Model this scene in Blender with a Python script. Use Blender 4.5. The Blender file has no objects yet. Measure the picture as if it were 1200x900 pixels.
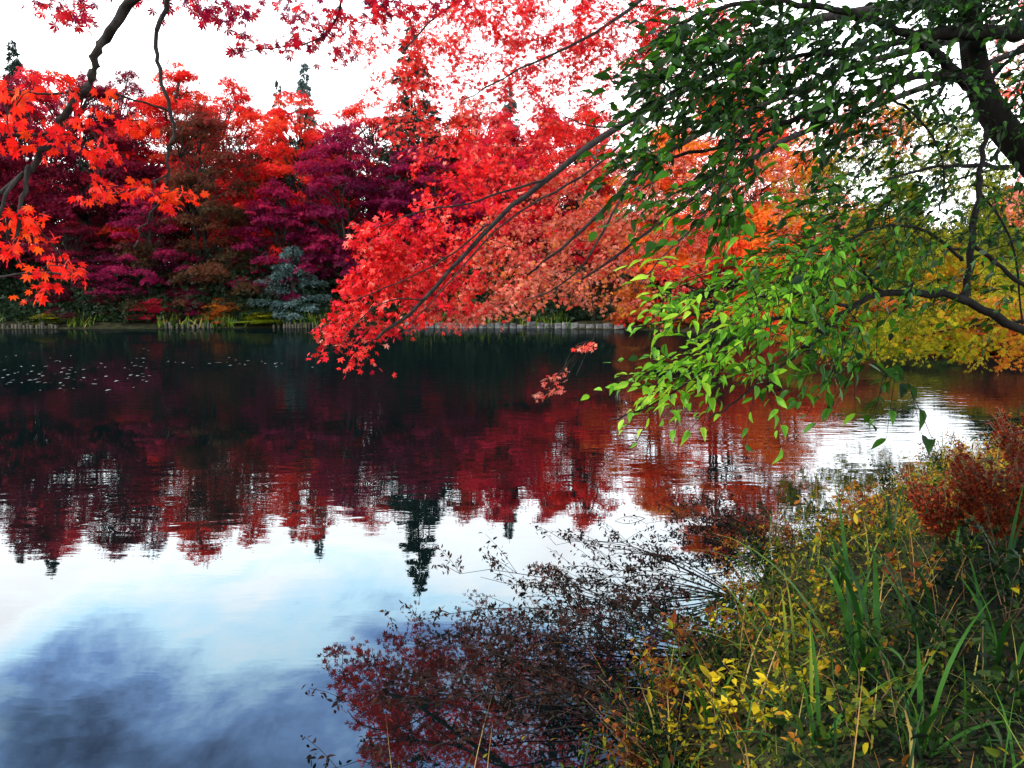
import bpy, math, random
import numpy as np

# ------------------------------------------------------------------ camera, sky, sun, exposure
scn = bpy.context.scene
R = math.radians
CAM_H, PITCH, FPX = 2.0, math.atan(104 / 873.0), 873.0
cam_d = bpy.data.cameras.new('camera')
cam_d.sensor_width = 36.0
cam_d.lens = 36.0 * FPX / 1200.0
cam_d.clip_start, cam_d.clip_end = 0.05, 3000
cam = bpy.data.objects.new('camera', cam_d)
scn.collection.objects.link(cam)
cam.location = (0, 0, CAM_H)
cam.rotation_euler = (R(90) - PITCH, 0, 0)
scn.camera = cam

SUN_AZ, SUN_EL = R(250), R(46)          # azimuth from +Y towards +X: to the left and a little behind the camera
SUN_STRENGTH, SKY_STRENGTH = 4.8, 0.083
sun_d = bpy.data.lights.new('sun', 'SUN')
sun_d.energy, sun_d.angle, sun_d.color = SUN_STRENGTH, R(1.5), (1.0, 0.95, 0.88)
sun = bpy.data.objects.new('sun', sun_d)
scn.collection.objects.link(sun)
sun.rotation_euler = (R(90) - SUN_EL, 0, -SUN_AZ + math.pi)

world = bpy.data.worlds.new('World')
scn.world = world
world.use_nodes = True
wn, wl = world.node_tree.nodes, world.node_tree.links
wn.clear()


def N(nodes, typ, **kw):
    n = nodes.new(typ)
    for k, v in kw.items():
        if k == 'inp':
            for a, b in v.items():
                n.inputs[a].default_value = b
        else:
            setattr(n, k, v)
    return n


def ramp(nodes, stops, interp='LINEAR'):
    n = nodes.new('ShaderNodeValToRGB')
    n.color_ramp.interpolation = interp
    e = n.color_ramp.elements
    while len(e) > 1:
        e.remove(e[-1])
    e[0].position, e[0].color = stops[0][0], (*stops[0][1], 1)
    for p, c in stops[1:]:
        x = e.new(p)
        x.color = (*c, 1)
    return n


def g(v):
    return (v, v, v)


w_out = N(wn, 'ShaderNodeOutputWorld')
bg = N(wn, 'ShaderNodeBackground', inp={'Strength': SKY_STRENGTH})
sky = N(wn, 'ShaderNodeTexSky', sky_type='NISHITA', sun_disc=False, sun_elevation=SUN_EL, sun_rotation=SUN_AZ, altitude=900, dust_density=0.6)
tc = N(wn, 'ShaderNodeTexCoord')
sep = N(wn, 'ShaderNodeSeparateXYZ')
wl.new(tc.outputs['Generated'], sep.inputs[0])
dz = N(wn, 'ShaderNodeMath', operation='ADD', inp={1: 0.12}); wl.new(sep.outputs['Z'], dz.inputs[0])
dzm = N(wn, 'ShaderNodeMath', operation='MAXIMUM', inp={1: 0.05}); wl.new(dz.outputs[0], dzm.inputs[0])
dv = N(wn, 'ShaderNodeVectorMath', operation='DIVIDE')
cmb = N(wn, 'ShaderNodeCombineXYZ')
for k in range(3): wl.new(dzm.outputs[0], cmb.inputs[k])
wl.new(tc.outputs['Generated'], dv.inputs[0]); wl.new(cmb.outputs[0], dv.inputs[1])
n1 = N(wn, 'ShaderNodeTexNoise', inp={'Scale': 1.3, 'Detail': 5.0, 'Roughness': 0.52, 'Distortion': 0.3}); wl.new(dv.outputs[0], n1.inputs['Vector'])
n2 = N(wn, 'ShaderNodeTexNoise', inp={'Scale': 2.3, 'Detail': 8.0, 'Roughness': 0.60, 'Distortion': 0.4}); wl.new(dv.outputs[0], n2.inputs['Vector'])
# cloud cover: solid near the horizon, broken higher up
elev = N(wn, 'ShaderNodeMapRange', inp={'From Min': 0.30, 'From Max': 0.50, 'To Min': 0.42, 'To Max': 0.0}); wl.new(sep.outputs['Z'], elev.inputs['Value'])
cov = N(wn, 'ShaderNodeMath', operation='ADD'); wl.new(n1.outputs['Fac'], cov.inputs[0]); wl.new(elev.outputs[0], cov.inputs[1])
mask = N(wn, 'ShaderNodeMapRange', interpolation_type='SMOOTHSTEP', inp={'From Min': 0.42, 'From Max': 0.66}); wl.new(cov.outputs[0], mask.inputs['Value'])
# brightness of the cloud: white low down, grey-blue undersides higher up
el2 = N(wn, 'ShaderNodeMapRange', inp={'From Min': 0.27, 'From Max': 0.47, 'To Min': 0.60, 'To Max': -0.04}); wl.new(sep.outputs['Z'], el2.inputs['Value'])
br = N(wn, 'ShaderNodeMath', operation='ADD'); wl.new(n2.outputs['Fac'], br.inputs[0]); wl.new(el2.outputs[0], br.inputs[1])
crampn = ramp(wn, [(0.34, (3.4, 5.0, 10)), (0.48, (11, 19, 35)), (0.66, (32, 48, 58)), (0.86, (50, 54, 56)), (1.0, (46, 47, 48))])
wl.new(br.outputs[0], crampn.inputs[0])
mixc = N(wn, 'ShaderNodeMix', data_type='RGBA')
wl.new(mask.outputs[0], mixc.inputs[0]); wl.new(sky.outputs[0], mixc.inputs[6]); wl.new(crampn.outputs[0], mixc.inputs[7])
wl.new(mixc.outputs[2], bg.inputs['Color']); wl.new(bg.outputs[0], w_out.inputs['Surface'])

scn.view_settings.view_transform = 'Standard'
scn.view_settings.look = 'None'
scn.view_settings.exposure = 0.12
scn.view_settings.gamma = 1.0
scn.cycles.max_bounces = 7
scn.cycles.diffuse_bounces = 3
scn.cycles.glossy_bounces = 3
scn.cycles.transmission_bounces = 3
scn.cycles.use_denoising = True
scn.cycles.caustics_reflective = False
scn.cycles.caustics_refractive = False

# ------------------------------------------------------------------ helpers
rng = np.random.default_rng(11)
random.seed(11)
COL = scn.collection
_fwd = np.array([0, math.cos(PITCH), -math.sin(PITCH)])
_up = np.array([0, math.sin(PITCH), math.cos(PITCH)])


def at(px, py, Y):
    """the point of the place that stands Y metres ahead along the sight line of a photo pixel"""
    d = _fwd + (px - 600) / FPX * np.array([1, 0, 0]) + (450 - py) / FPX * _up
    return np.array([0, 0, CAM_H]) + d * (Y / d[1])


def norm(v):
    return v / np.maximum(np.linalg.norm(v, axis=-1, keepdims=True), 1e-9)


def build(name, V, loops, totals, mats, parent=None, attr=None, smooth=False, loc=(0, 0, 0)):
    me = bpy.data.meshes.new(name)
    V = np.asarray(V, dtype=np.float32) - np.asarray(loc, dtype=np.float32)
    loops = np.asarray(loops, dtype=np.int32)
    totals = np.asarray(totals, dtype=np.int32)
    me.vertices.add(len(V)); me.vertices.foreach_set('co', V.ravel())
    me.loops.add(len(loops)); me.loops.foreach_set('vertex_index', loops)
    me.polygons.add(len(totals))
    starts = np.concatenate([[0], np.cumsum(totals)[:-1]]).astype(np.int32)
    me.polygons.foreach_set('loop_start', starts)
    me.polygons.foreach_set('loop_total', totals)
    if smooth:
        me.polygons.foreach_set('use_smooth', np.ones(len(totals), dtype=bool))
    if attr is not None:
        a = me.attributes.new('tint', 'FLOAT', 'POINT')
        a.data.foreach_set('value', np.asarray(attr, dtype=np.float32))
    me.update(calc_edges=True)
    for m in (mats if isinstance(mats, (list, tuple)) else [mats]):
        me.materials.append(m)
    o = bpy.data.objects.new(name, me)
    COL.objects.link(o)
    o.location = loc
    if parent:
        o.parent = parent
    return o


def thing(name, label, cat, loc=(0, 0, 0), group=None):
    o = bpy.data.objects.new(name, None)
    COL.objects.link(o)
    o.location = loc
    o.empty_display_size = 0.2
    return tag(o, label, cat, group)


def tag(o, label=None, cat=None, group=None, kind=None):
    if label: o['label'] = label
    if cat: o['category'] = cat
    if group: o['group'] = group
    if kind: o['kind'] = kind
    return o


class Geo:
    """collects tubes and leaves that end up as ONE mesh"""
    def __init__(self):
        self.V, self.L, self.T, self.A, self.n = [], [], [], [], 0
        self.mi, self.MI = 0, []

    def add(self, V, loops, totals, attr=None):
        self.V.append(V); self.L.append(np.asarray(loops) + self.n); self.T.append(np.asarray(totals))
        self.A.append(np.zeros(len(V)) if attr is None else attr)
        self.n += len(V); self.MI.append(np.full(len(totals), self.mi))

    def tube(self, pts, rad, sides=6):
        pts = np.asarray(pts, float); rad = np.asarray(rad, float)
        n = len(pts)
        t = norm(np.gradient(pts, axis=0))
        ref = np.array([0.31, 0.17, 0.93]) if abs(t[0, 2]) < 0.8 else np.array([0.9, 0.3, 0.1])
        u = norm(np.cross(t, ref)); v = np.cross(t, u)
        a = np.arange(sides) * 2 * math.pi / sides
        ring = pts[:, None, :] + rad[:, None, None] * (np.cos(a)[None, :, None] * u[:, None, :] + np.sin(a)[None, :, None] * v[:, None, :])
        i = np.arange(n - 1)[:, None] * sides; j = np.arange(sides)[None, :]; k = (j + 1) % sides
        q = np.stack([i + j, i + k, i + sides + k, i + sides + j], -1).reshape(-1, 4)
        loops = np.concatenate([q.ravel(), np.arange(sides)[::-1], (n - 1) * sides + np.arange(sides)])
        tot = np.concatenate([np.full(len(q), 4), [sides, sides]])
        self.add(ring.reshape(-1, 3), loops, tot)

    def leaves(self, tpl, P, tip, nrm, size, tint):
        """tpl = (verts, faces); tip = direction of the leaf, nrm = the side it shows"""
        Vt, Ft = tpl
        P = np.asarray(P, float); n = len(P)
        if n == 0: return
        y = norm(tip); x = norm(np.cross(y, nrm)); z = np.cross(x, y)
        S = np.asarray(size, float)
        S = S[:, None] if S.ndim == 1 else S
        loc = Vt[None] * (S[:, None, :] if S.shape[1] == 3 else S[:, None, :].repeat(3, 2))
        W = P[:, None] + loc[..., 0:1] * x[:, None] + loc[..., 1:2] * y[:, None] + loc[..., 2:3] * z[:, None]
        k = len(Vt)
        fl = np.concatenate([np.array(f) for f in Ft]); ft = np.array([len(f) for f in Ft])
        loops = (fl[None] + (np.arange(n) * k)[:, None]).ravel()
        self.add(W.reshape(-1, 3), loops, np.tile(ft, n), np.repeat(tint, k))

    def build(self, name, mats, parent=None, smooth=False, loc=(0, 0, 0)):
        o = build(name, np.concatenate(self.V), np.concatenate(self.L), np.concatenate(self.T), mats, parent, np.concatenate(self.A), smooth, loc)
        if len(o.data.materials) > 1:
            o.data.polygons.foreach_set('material_index', np.concatenate(self.MI).astype(np.int32))
        return o


def star(lobes, wn=0.34, droop=0.22):
    """maple leaf: every lobe a kite from the leaf base"""
    V = [(0, 0, 0)]; F = []
    for i, (a, l) in enumerate(lobes):
        a = R(a); h = R(18 if len(lobes) > 4 else 20)
        V += [(math.sin(a - h) * l * 0.55, math.cos(a - h) * l * 0.55, -0.05),
              (math.sin(a) * l, math.cos(a) * l, -droop * l * l),
              (math.sin(a + h) * l * 0.55, math.cos(a + h) * l * 0.55, -0.05)]
        b = 1 + 3 * i
        F.append((0, b + 2, b + 1, b))
    return np.array(V), F


def oval(w=0.20, fold=0.10, curl=0.22):
    rows = [(0, 0), (0.2, 0.75), (0.45, 1.0), (0.72, 0.66), (0.9, 0.22), (1.0, 0)]
    V, idx = [], []
    for t, k in rows:
        z = -curl * t * t
        if k == 0:
            idx.append((len(V),) * 3); V.append((0, t, z))
        else:
            idx.append((len(V), len(V) + 1, len(V) + 2))
            V += [(-w * k, t, z + fold * k), (0, t, z), (w * k, t, z + fold * k)]
    F = []
    for a, b in zip(idx[:-1], idx[1:]):
        for s in (0, 1):
            f = []
            for q in (a[s], a[s + 1], b[s + 1], b[s]):
                if q not in f: f.append(q)
            F.append(tuple(f))
    return np.array(V), F


STAR7 = star([(0, 1), (38, .93), (-38, .93), (78, .72), (-78, .72), (120, .42), (-120, .42)])
STAR5 = star([(0, 1), (45, .9), (-45, .9), (92, .62), (-92, .62)])
STAR3 = star([(0, 1), (62, .85), (-62, .85)], droop=0.15)
OVAL = oval()
SLIM = oval(w=0.16, fold=0.05, curl=0.35)
KITE = (np.array([(0, 0, 0), (-.36, .5, .06), (0, 1, -.1), (.36, .5, .06)]), [(0, 3, 2, 1)])
NEEDLE = (np.array([(0, 0, 0), (-.13, .45, 0), (0, 1, -.1), (.13, .45, 0)]), [(0, 3, 2, 1)])


def rvec(n, up=0.0, r=None):
    v = (r or rng).normal(size=(n, 3)); v[:, 2] += up
    return norm(v)


# ------------------------------------------------------------------ materials
def mat(name):
    m = bpy.data.materials.new(name); m.use_nodes = True
    nt = m.node_tree; nt.nodes.clear()
    out = nt.nodes.new('ShaderNodeOutputMaterial')
    return m, nt.nodes, nt.links, out


def leaf_mat(name, cols, transl=0.35, rough=0.55, spec=0.10, tboost=1.25):
    m, n, l, out = mat(name)
    a = N(n, 'ShaderNodeAttribute', attribute_name='tint')
    k = len(cols)
    rp = ramp(n, [(i / max(k - 1, 1), c) for i, c in enumerate(cols)])
    l.new(a.outputs['Fac'], rp.inputs[0])
    p = N(n, 'ShaderNodeBsdfPrincipled', inp={'Roughness': rough, 'Specular IOR Level': spec})
    t = N(n, 'ShaderNodeBsdfTranslucent')
    tb = N(n, 'ShaderNodeMix', data_type='RGBA', blend_type='MULTIPLY', inp={0: 1.0})
    tb.inputs[7].default_value = (tboost, tboost, tboost, 1)
    l.new(rp.outputs[0], tb.inputs[6]); l.new(tb.outputs[2], t.inputs['Color'])
    l.new(rp.outputs[0], p.inputs['Base Color'])
    mx = N(n, 'ShaderNodeMixShader', inp={0: transl})
    l.new(p.outputs[0], mx.inputs[1]); l.new(t.outputs[0], mx.inputs[2]); l.new(mx.outputs[0], out.inputs['Surface'])
    return m


def bark_mat(name, c0, c1, scale=18):
    m, n, l, out = mat(name)
    tcn = N(n, 'ShaderNodeTexCoord')
    mp = N(n, 'ShaderNodeMapping', inp={'Scale': (1, 1, 0.3)}); l.new(tcn.outputs['Object'], mp.inputs[0])
    no = N(n, 'ShaderNodeTexNoise', inp={'Scale': scale, 'Detail': 6.0, 'Roughness': 0.65}); l.new(mp.outputs[0], no.inputs['Vector'])
    rp = ramp(n, [(0.35, c0), (0.68, c1)]); l.new(no.outputs['Fac'], rp.inputs[0])
    p = N(n, 'ShaderNodeBsdfPrincipled', inp={'Roughness': 0.9, 'Specular IOR Level': 0.15})
    b = N(n, 'ShaderNodeBump', inp={'Strength': 0.8, 'Distance': 0.02}); l.new(no.outputs['Fac'], b.inputs['Height'])
    l.new(rp.outputs[0], p.inputs['Base Color']); l.new(b.outputs[0], p.inputs['Normal']); l.new(p.outputs[0], out.inputs['Surface'])
    return m


M_BARK = bark_mat('maple_bark', (0.012, 0.009, 0.008), (0.045, 0.036, 0.030))
M_BARK_G = bark_mat('cherry_bark', (0.008, 0.007, 0.006), (0.022, 0.017, 0.013), 14)
M_STONE = bark_mat('edging_stone', (0.03, 0.03, 0.028), (0.17, 0.165, 0.15), 3)
M_STAKE = bark_mat('stake_wood', (0.04, 0.036, 0.025), (0.15, 0.13, 0.09), 6)
P = {
    'maroon': [(.025, .003, .009), (.085, .005, .018), (.21, .008, .032), (.40, .015, .025)],
    'brown': [(.022, .016, .006), (.055, .028, .010), (.12, .036, .016), (.32, .02, .018)],
    'scarlet': [(.30, .006, .016), (.60, .010, .020), (.78, .020, .018), (.80, .085, .02)],
    'magenta': [(.035, .003, .012), (.10, .004, .026), (.25, .008, .058), (.50, .014, .055)],
    'crimson': [(.28, .005, .030), (.52, .008, .045), (.70, .016, .05), (.76, .05, .06)],
    'orange': [(.55, .020, .012), (.76, .06, .015), (.80, .16, .02), (.72, .30, .02)],
    'rust': [(.20, .03, .01), (.42, .07, .012), (.60, .15, .02), (.5, .22, .02)],
    'olive': [(.045, .060, .006), (.14, .15, .008), (.30, .27, .010), (.46, .34, .015)],
    'yellowgreen': [(.07, .12, .008), (.20, .26, .010), (.40, .38, .012), (.55, .40, .02)],
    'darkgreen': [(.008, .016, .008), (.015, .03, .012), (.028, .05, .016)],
    'spruce': [(.010, .026, .020), (.022, .05, .036), (.04, .075, .055)],
    'bluespruce': [(.04, .075, .065), (.08, .13, .115), (.13, .19, .17)],
}
M = {k: leaf_mat(k + '_leaves', v) for k, v in P.items()}
for k in ('darkgreen', 'spruce', 'bluespruce'):
    M[k] = leaf_mat(k + '_needles', P[k], transl=0.12)
M_RED = leaf_mat('red_maple_leaves', [(.50, .005, .022), (.86, .014, .013), (.86, .06, .04), (.88, .29, .19), (.86, .19, .03), (.78, .36, .03)], transl=0.07, spec=0.12)
M_FIRE = leaf_mat('fire_maple_leaves', [(.16, .006, .035), (.42, .006, .02), (.80, .012, .010), (.85, .03, .008), (.84, .09, .008)], transl=0.4)
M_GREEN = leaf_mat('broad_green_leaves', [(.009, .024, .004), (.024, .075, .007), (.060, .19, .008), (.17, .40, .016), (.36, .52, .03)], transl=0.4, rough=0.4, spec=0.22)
M_WEED = leaf_mat('weed_leaves', [(.004, .009, .003), (.010, .030, .005), (.045, .075, .007), (.32, .26, .008), (.36, .13, .012), (.16, .034, .010), (.055, .02, .009)], transl=0.3)
M_YEL = leaf_mat('yellow_leaves', [(.30, .22, .008), (.55, .40, .012), (.68, .48, .02), (.52, .20, .015)], transl=0.4)
M_BLADE = leaf_mat('grass_blades', [(.006, .022, .005), (.016, .060, .008), (.045, .13, .010), (.20, .22, .02), (.38, .26, .08), (.30, .13, .03)], transl=0.3, rough=0.45, spec=0.14)
M_BURG = leaf_mat('burgundy_leaves', [(.07, .008, .005), (.16, .016, .007), (.28, .045, .010), (.36, .12, .025)], transl=0.3)
M_DRY = leaf_mat('dry_stalks', [(.16, .09, .045), (.30, .19, .10), (.42, .30, .18)], transl=0.1)

# ------------------------------------------------------------------ the pond and the ground
POND = np.array([(-90, -2), (-30, 0.6), (-8, 1.5), (-2, 1.9), (-0.4, 2.2), (0.45, 2.75), (1.0, 3.6), (1.6, 4.8), (2.55, 6.0), (3.9, 7.3),
                 (5.6, 9.0), (8.2, 10.6), (11, 11.6), (16, 11), (24, 9), (34, 8), (36, 15), (28, 21), (20, 23.5), (15.5, 27), (13.2, 33), (10.8, 39),
                 (7.5, 43.5), (2, 45.5), (-8, 46), (-20, 45.2), (-34, 44.5), (-55, 41), (-90, 38)], float)


def sdist(x, y):
    x = np.asarray(x, float); y = np.asarray(y, float)
    d2 = np.full(x.shape, 1e18); inside = np.zeros(x.shape, bool)
    n = len(POND)
    for i in range(n):
        a, b = POND[i], POND[(i + 1) % n]
        e = b - a; wx, wy = x - a[0], y - a[1]
        t = np.clip((wx * e[0] + wy * e[1]) / (e @ e), 0, 1)
        d2 = np.minimum(d2, (wx - t * e[0]) ** 2 + (wy - t * e[1]) ** 2)
        c = ((a[1] > y) != (b[1] > y))
        with np.errstate(divide='ignore', invalid='ignore'):
            xi = a[0] + (y - a[1]) * e[0] / (e[1] if abs(e[1]) > 1e-9 else 1e-9)
        inside ^= c & (x < xi)
    d = np.sqrt(d2)
    d = np.where(inside, -d, d)
    near = 1 - sstep(12, 16, y)
    return d + near * (.16 * np.sin(2.3 * x + 1.7 * y) + .09 * np.sin(5.1 * x - 4.3 * y) + .05 * np.sin(11 * x + 7 * y))


def sstep(a, b, x):
    t = np.clip((x - a) / (b - a), 0, 1)
    return t * t * (3 - 2 * t)


def ground(x, y):
    x = np.asarray(x, float); y = np.asarray(y, float)
    d = sdist(x, y)
    wob = 0.05 * np.sin(x * 2.3 + 1.1 * y) * np.cos(y * 1.9 - 0.7 * x) + 0.03 * np.sin(5.1 * x - 3.3 * y)
    z = np.where(d > 0, 0.42 * sstep(-0.1, 1.3, d) + wob * sstep(0, 1, d), -1.0 * sstep(-0.05, 3, -d))
    far = sstep(25, 40, y) * np.clip(d - 3, 0, 70) * 0.085
    return z + far


def zg(x, y):
    return float(ground(np.array([x]), np.array([y]))[0])


u = np.linspace(-1, 1, 261)
gx = 3 + 500 * np.sign(u) * np.abs(u) ** 3.2
gy = 8 + 500 * np.sign(u) * np.abs(u) ** 3.2
X, Y = np.meshgrid(gx, gy)
Z = ground(X, Y)
nn = len(u)
ii = (np.arange(nn - 1)[:, None] * nn + np.arange(nn - 1)[None]).ravel()
q = np.stack([ii, ii + 1, ii + nn + 1, ii + nn], -1)
m, n, l, out = mat('soil')
tcn = N(n, 'ShaderNodeTexCoord')
no = N(n, 'ShaderNodeTexNoise', inp={'Scale': 2.2, 'Detail': 8.0, 'Roughness': 0.7}); l.new(tcn.outputs['Object'], no.inputs['Vector'])
rp = ramp(n, [(0.3, (.010, .008, .005)), (0.5, (.022, .020, .008)), (0.62, (.028, .034, .010)), (0.8, (.06, .035, .015))]); l.new(no.outputs['Fac'], rp.inputs[0])
pb = N(n, 'ShaderNodeBsdfPrincipled', inp={'Roughness': 0.95, 'Specular IOR Level': 0.1})
bp = N(n, 'ShaderNodeBump', inp={'Strength': 1.0, 'Distance': 0.05}); l.new(no.outputs['Fac'], bp.inputs['Height'])
l.new(rp.outputs[0], pb.inputs['Base Color']); l.new(bp.outputs[0], pb.inputs['Normal']); l.new(pb.outputs[0], out.inputs['Surface'])
tag(build('ground', np.stack([X, Y, Z], -1).reshape(-1, 3), q.ravel(), np.full(len(q), 4), m, smooth=True), kind='structure')

m, n, l, out = mat('pond_water')
tcn = N(n, 'ShaderNodeTexCoord')
mp1 = N(n, 'ShaderNodeMapping', inp={'Scale': (0.9, 2.6, 1)}); l.new(tcn.outputs['Object'], mp1.inputs[0])
w1 = N(n, 'ShaderNodeTexNoise', inp={'Scale': 1.6, 'Detail': 3.0, 'Roughness': 0.5, 'Distortion': 0.4}); l.new(mp1.outputs[0], w1.inputs['Vector'])
mp2 = N(n, 'ShaderNodeMapping', inp={'Scale': (0.10, 0.16, 1), 'Rotation': (0, 0, 0.3)}); l.new(tcn.outputs['Object'], mp2.inputs[0])
w2 = N(n, 'ShaderNodeTexNoise', inp={'Scale': 1.0, 'Detail': 2.0}); l.new(mp2.outputs[0], w2.inputs['Vector'])
amp = N(n, 'ShaderNodeMapRange', inp={'From Min': 0.38, 'From Max': 0.62, 'To Min': 0.12, 'To Max': 1.25}); l.new(w2.outputs['Fac'], amp.inputs['Value'])
bp = N(n, 'ShaderNodeBump', inp={'Distance': 0.0034}); sp = N(n, 'ShaderNodeSeparateXYZ'); l.new(tcn.outputs['Object'], sp.inputs[0])
calm = N(n, 'ShaderNodeMapRange', inp={'From Min': 4.0, 'From Max': 13.0, 'To Min': 0.22, 'To Max': 1.9}); l.new(sp.outputs['Y'], calm.inputs['Value'])
am2 = N(n, 'ShaderNodeMath', operation='MULTIPLY'); l.new(amp.outputs[0], am2.inputs[0]); l.new(calm.outputs[0], am2.inputs[1]); l.new(am2.outputs[0], bp.inputs['Strength']); l.new(w1.outputs['Fac'], bp.inputs['Height'])
gl = N(n, 'ShaderNodeBsdfGlossy', inp={'Color': (.94, .97, 1.0, 1), 'Roughness': 0.0}); l.new(bp.outputs[0], gl.inputs['Normal'])
df = N(n, 'ShaderNodeBsdfDiffuse', inp={'Color': (.002, .005, .005, 1)})
lw = N(n, 'ShaderNodeFresnel', inp={'IOR': 1.75}); l.new(bp.outputs[0], lw.inputs['Normal'])
fr = N(n, 'ShaderNodeMath', operation='MINIMUM', inp={1: 0.33}); l.new(lw.outputs[0], fr.inputs[0])
mx = N(n, 'ShaderNodeMixShader'); l.new(fr.outputs[0], mx.inputs[0]); l.new(df.outputs[0], mx.inputs[1]); l.new(gl.outputs[0], mx.inputs[2])
l.new(mx.outputs[0], out.inputs['Surface'])
tag(build('water', [(-95, -4, 0), (40, -4, 0), (40, 50, 0), (-95, 50, 0)], [0, 1, 2, 3], [4], m), kind='structure')


# ------------------------------------------------------------------ far trees: layered maples
def maple_meshes(seed, H=14.0, Rm=6.0, pads=120, per=520, low=0.20, size=0.17, flat=1.0):
    r = np.random.default_rng(seed)
    tr, cr = Geo(), Geo()
    nst = 3
    tops = []
    for s in range(nst):
        a = r.uniform(0, 6.28); lean = r.uniform(0.6, 1.7)
        t = np.linspace(0, 1, 7)
        pts = np.stack([np.cos(a) * (0.15 + lean * t ** 1.3), np.sin(a) * (0.15 + lean * t ** 1.3), t * H * r.uniform(.7, .85)], -1)
        pts[1:, :2] += r.normal(0, .12, (6, 2))
        tr.tube(pts, 0.17 * (1 - t) ** .8 + .02, 7)
        tops.append(pts)
    for i in range(pads):
        f = low + (1 - low) * r.uniform(0, 1) ** .8
        prof = (1 - f ** 3.2) ** .75 * (0.80 + 0.20 * math.sin(f * 9 + seed)) + .06
        rad = Rm * prof * math.sqrt(r.uniform(.12, 1))
        a = r.uniform(0, 6.28)
        c = np.array([rad * math.cos(a), rad * math.sin(a), f * H + r.normal(0, .25)])
        pr = r.uniform(.6, 1.8) * (0.66 + .34 * prof) * (1.12 - .42 * f)
        st = tops[r.integers(nst)]
        k = int(np.clip((f - .15) * 8, 1, 6)); b = st[k]
        mid = (b + c) / 2 + np.array([0, 0, .35])
        tr.tube(np.array([b, mid, c + [0, 0, -.1]]), np.array([.05, .035, .012]), 4)
        n_ = int(per * pr * pr / 1.3)
        rho = np.sqrt(r.uniform(0, 1, n_)); th = r.uniform(0, 6.28, n_)
        wob = 1 + .35 * np.sin(th * 3 + r.uniform(0, 6)) + .2 * np.sin(th * 5 + r.uniform(0, 6))
        ex = r.uniform(.62, 1.5)
        xx = rho * pr * wob * np.cos(th) * ex; yy = rho * pr * wob * np.sin(th) / ex
        zz = -0.38 * pr * rho ** 2.2 * flat + r.normal(0, .07, n_) + (r.random(n_) < .12) * r.normal(.12, .22, n_) + .13 * np.sin(xx * 3 + i) * np.cos(yy * 3.3)
        Pp = c + np.stack([xx, yy, zz], -1)
        od = np.stack([np.cos(th), np.sin(th), np.full(n_, -.35)], -1) + r.normal(0, .5, (n_, 3))
        nm = np.stack([.45 * np.cos(th) * rho, .45 * np.sin(th) * rho, np.ones(n_)], -1) + r.normal(0, .42, (n_, 3))
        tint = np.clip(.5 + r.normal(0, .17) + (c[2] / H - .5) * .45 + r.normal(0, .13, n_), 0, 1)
        cr.leaves(STAR3, Pp, od, nm, r.uniform(.6, 1.25, n_) * size, tint)
    to = tr.build('trunk', M_BARK, smooth=True); co = cr.build('crown', M['scarlet'])
    return to, co


def spruce_meshes(seed, H=16.0, Rm=3.2, low=.04, droop=.35):
    r = np.random.default_rng(seed)
    tr, cr = Geo(), Geo()
    t = np.linspace(0, 1, 9)
    tr.tube(np.stack([0.06 * np.sin(t * 7), 0.05 * np.cos(t * 5), t * H], -1), .2 * (1 - t) + .012, 7)
    for b in range(int(H * 15)):
        k = low + (.985 - low) * r.uniform(0, 1) ** .9
        z = k * H
        a = r.uniform(0, 6.28); L = (Rm * (1 - k) ** .85 + .10) * r.uniform(.45, 1.15)
        n_ = max(22, int(L * 110))
        s = np.sqrt(r.uniform(0.01, 1, n_))
        lat = r.normal(0, .15, n_) * L * (1.1 - s)
        dz_ = L * (.15 * s - droop * s ** 2 + .16 * s ** 3) + r.normal(0, .05, n_) - abs(lat) * .45 - r.gamma(1.2, .05, n_)
        ca, sa = math.cos(a), math.sin(a)
        Pp = np.stack([ca * s * L - sa * lat, sa * s * L + ca * lat, z + dz_], -1)
        od = np.stack([ca - sa * np.sign(lat) * .8, sa + ca * np.sign(lat) * .8, np.full(n_, -.45)], -1) + r.normal(0, .35, (n_, 3))
        nm = np.array([0, 0, 1.]) + r.normal(0, .5, (n_, 3))
        cr.leaves(NEEDLE, Pp, od, nm, r.uniform(.16, .40, n_), np.clip(.35 + .3 * s + r.normal(0, .18, n_), 0, 1))
        if b % 3 == 0:
            tr.tube(np.array([[0, 0, z], [ca * L * .5, sa * L * .5, z + L * (.06 - droop * .25)], [ca * L * .9, sa * L * .9, z + L * (.11 - droop * .8 + .13)]]), np.array([.03, .02, .006]) * (1.2 - k), 3)
    return tr.build('trunk', M_BARK), cr.build('crown', M['spruce'])


def use(protos, root, material, scale, rotz, first):
    """parts of a tree: copies share the mesh, the crown gets its own colour through the object slot"""
    for o in protos:
        c = o if first else o.copy()
        if not first: COL.objects.link(c)
        c.parent = root
        if o.name.startswith('crown'):
            c.material_slots[0].link = 'OBJECT'
            c.material_slots[0].material = material
    root.scale = scale; root.rotation_euler = (0, 0, rotz)


def height_at(py, Y, z0):
    return at(600, py, Y)[2] - z0


MAPLES = [maple_meshes(s) for s in (1, 2, 3, 4)] + [maple_meshes(5, pads=90, per=480), maple_meshes(6, pads=140, per=480, size=.15, low=.06)]
MAPLES += [maple_meshes(7, H=6, Rm=3, pads=90, per=620, low=.02, size=.11), maple_meshes(8, H=6, Rm=3, pads=75, per=620, low=.0, size=.11)]
used = [False] * len(MAPLES)
SPR = [spruce_meshes(21), spruce_meshes(22, Rm=3.8, droop=.5), spruce_meshes(23, H=5, Rm=3.0, low=.08, droop=.3)]
used_s = [False] * len(SPR)
GM = 'maples along the far shore'
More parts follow.
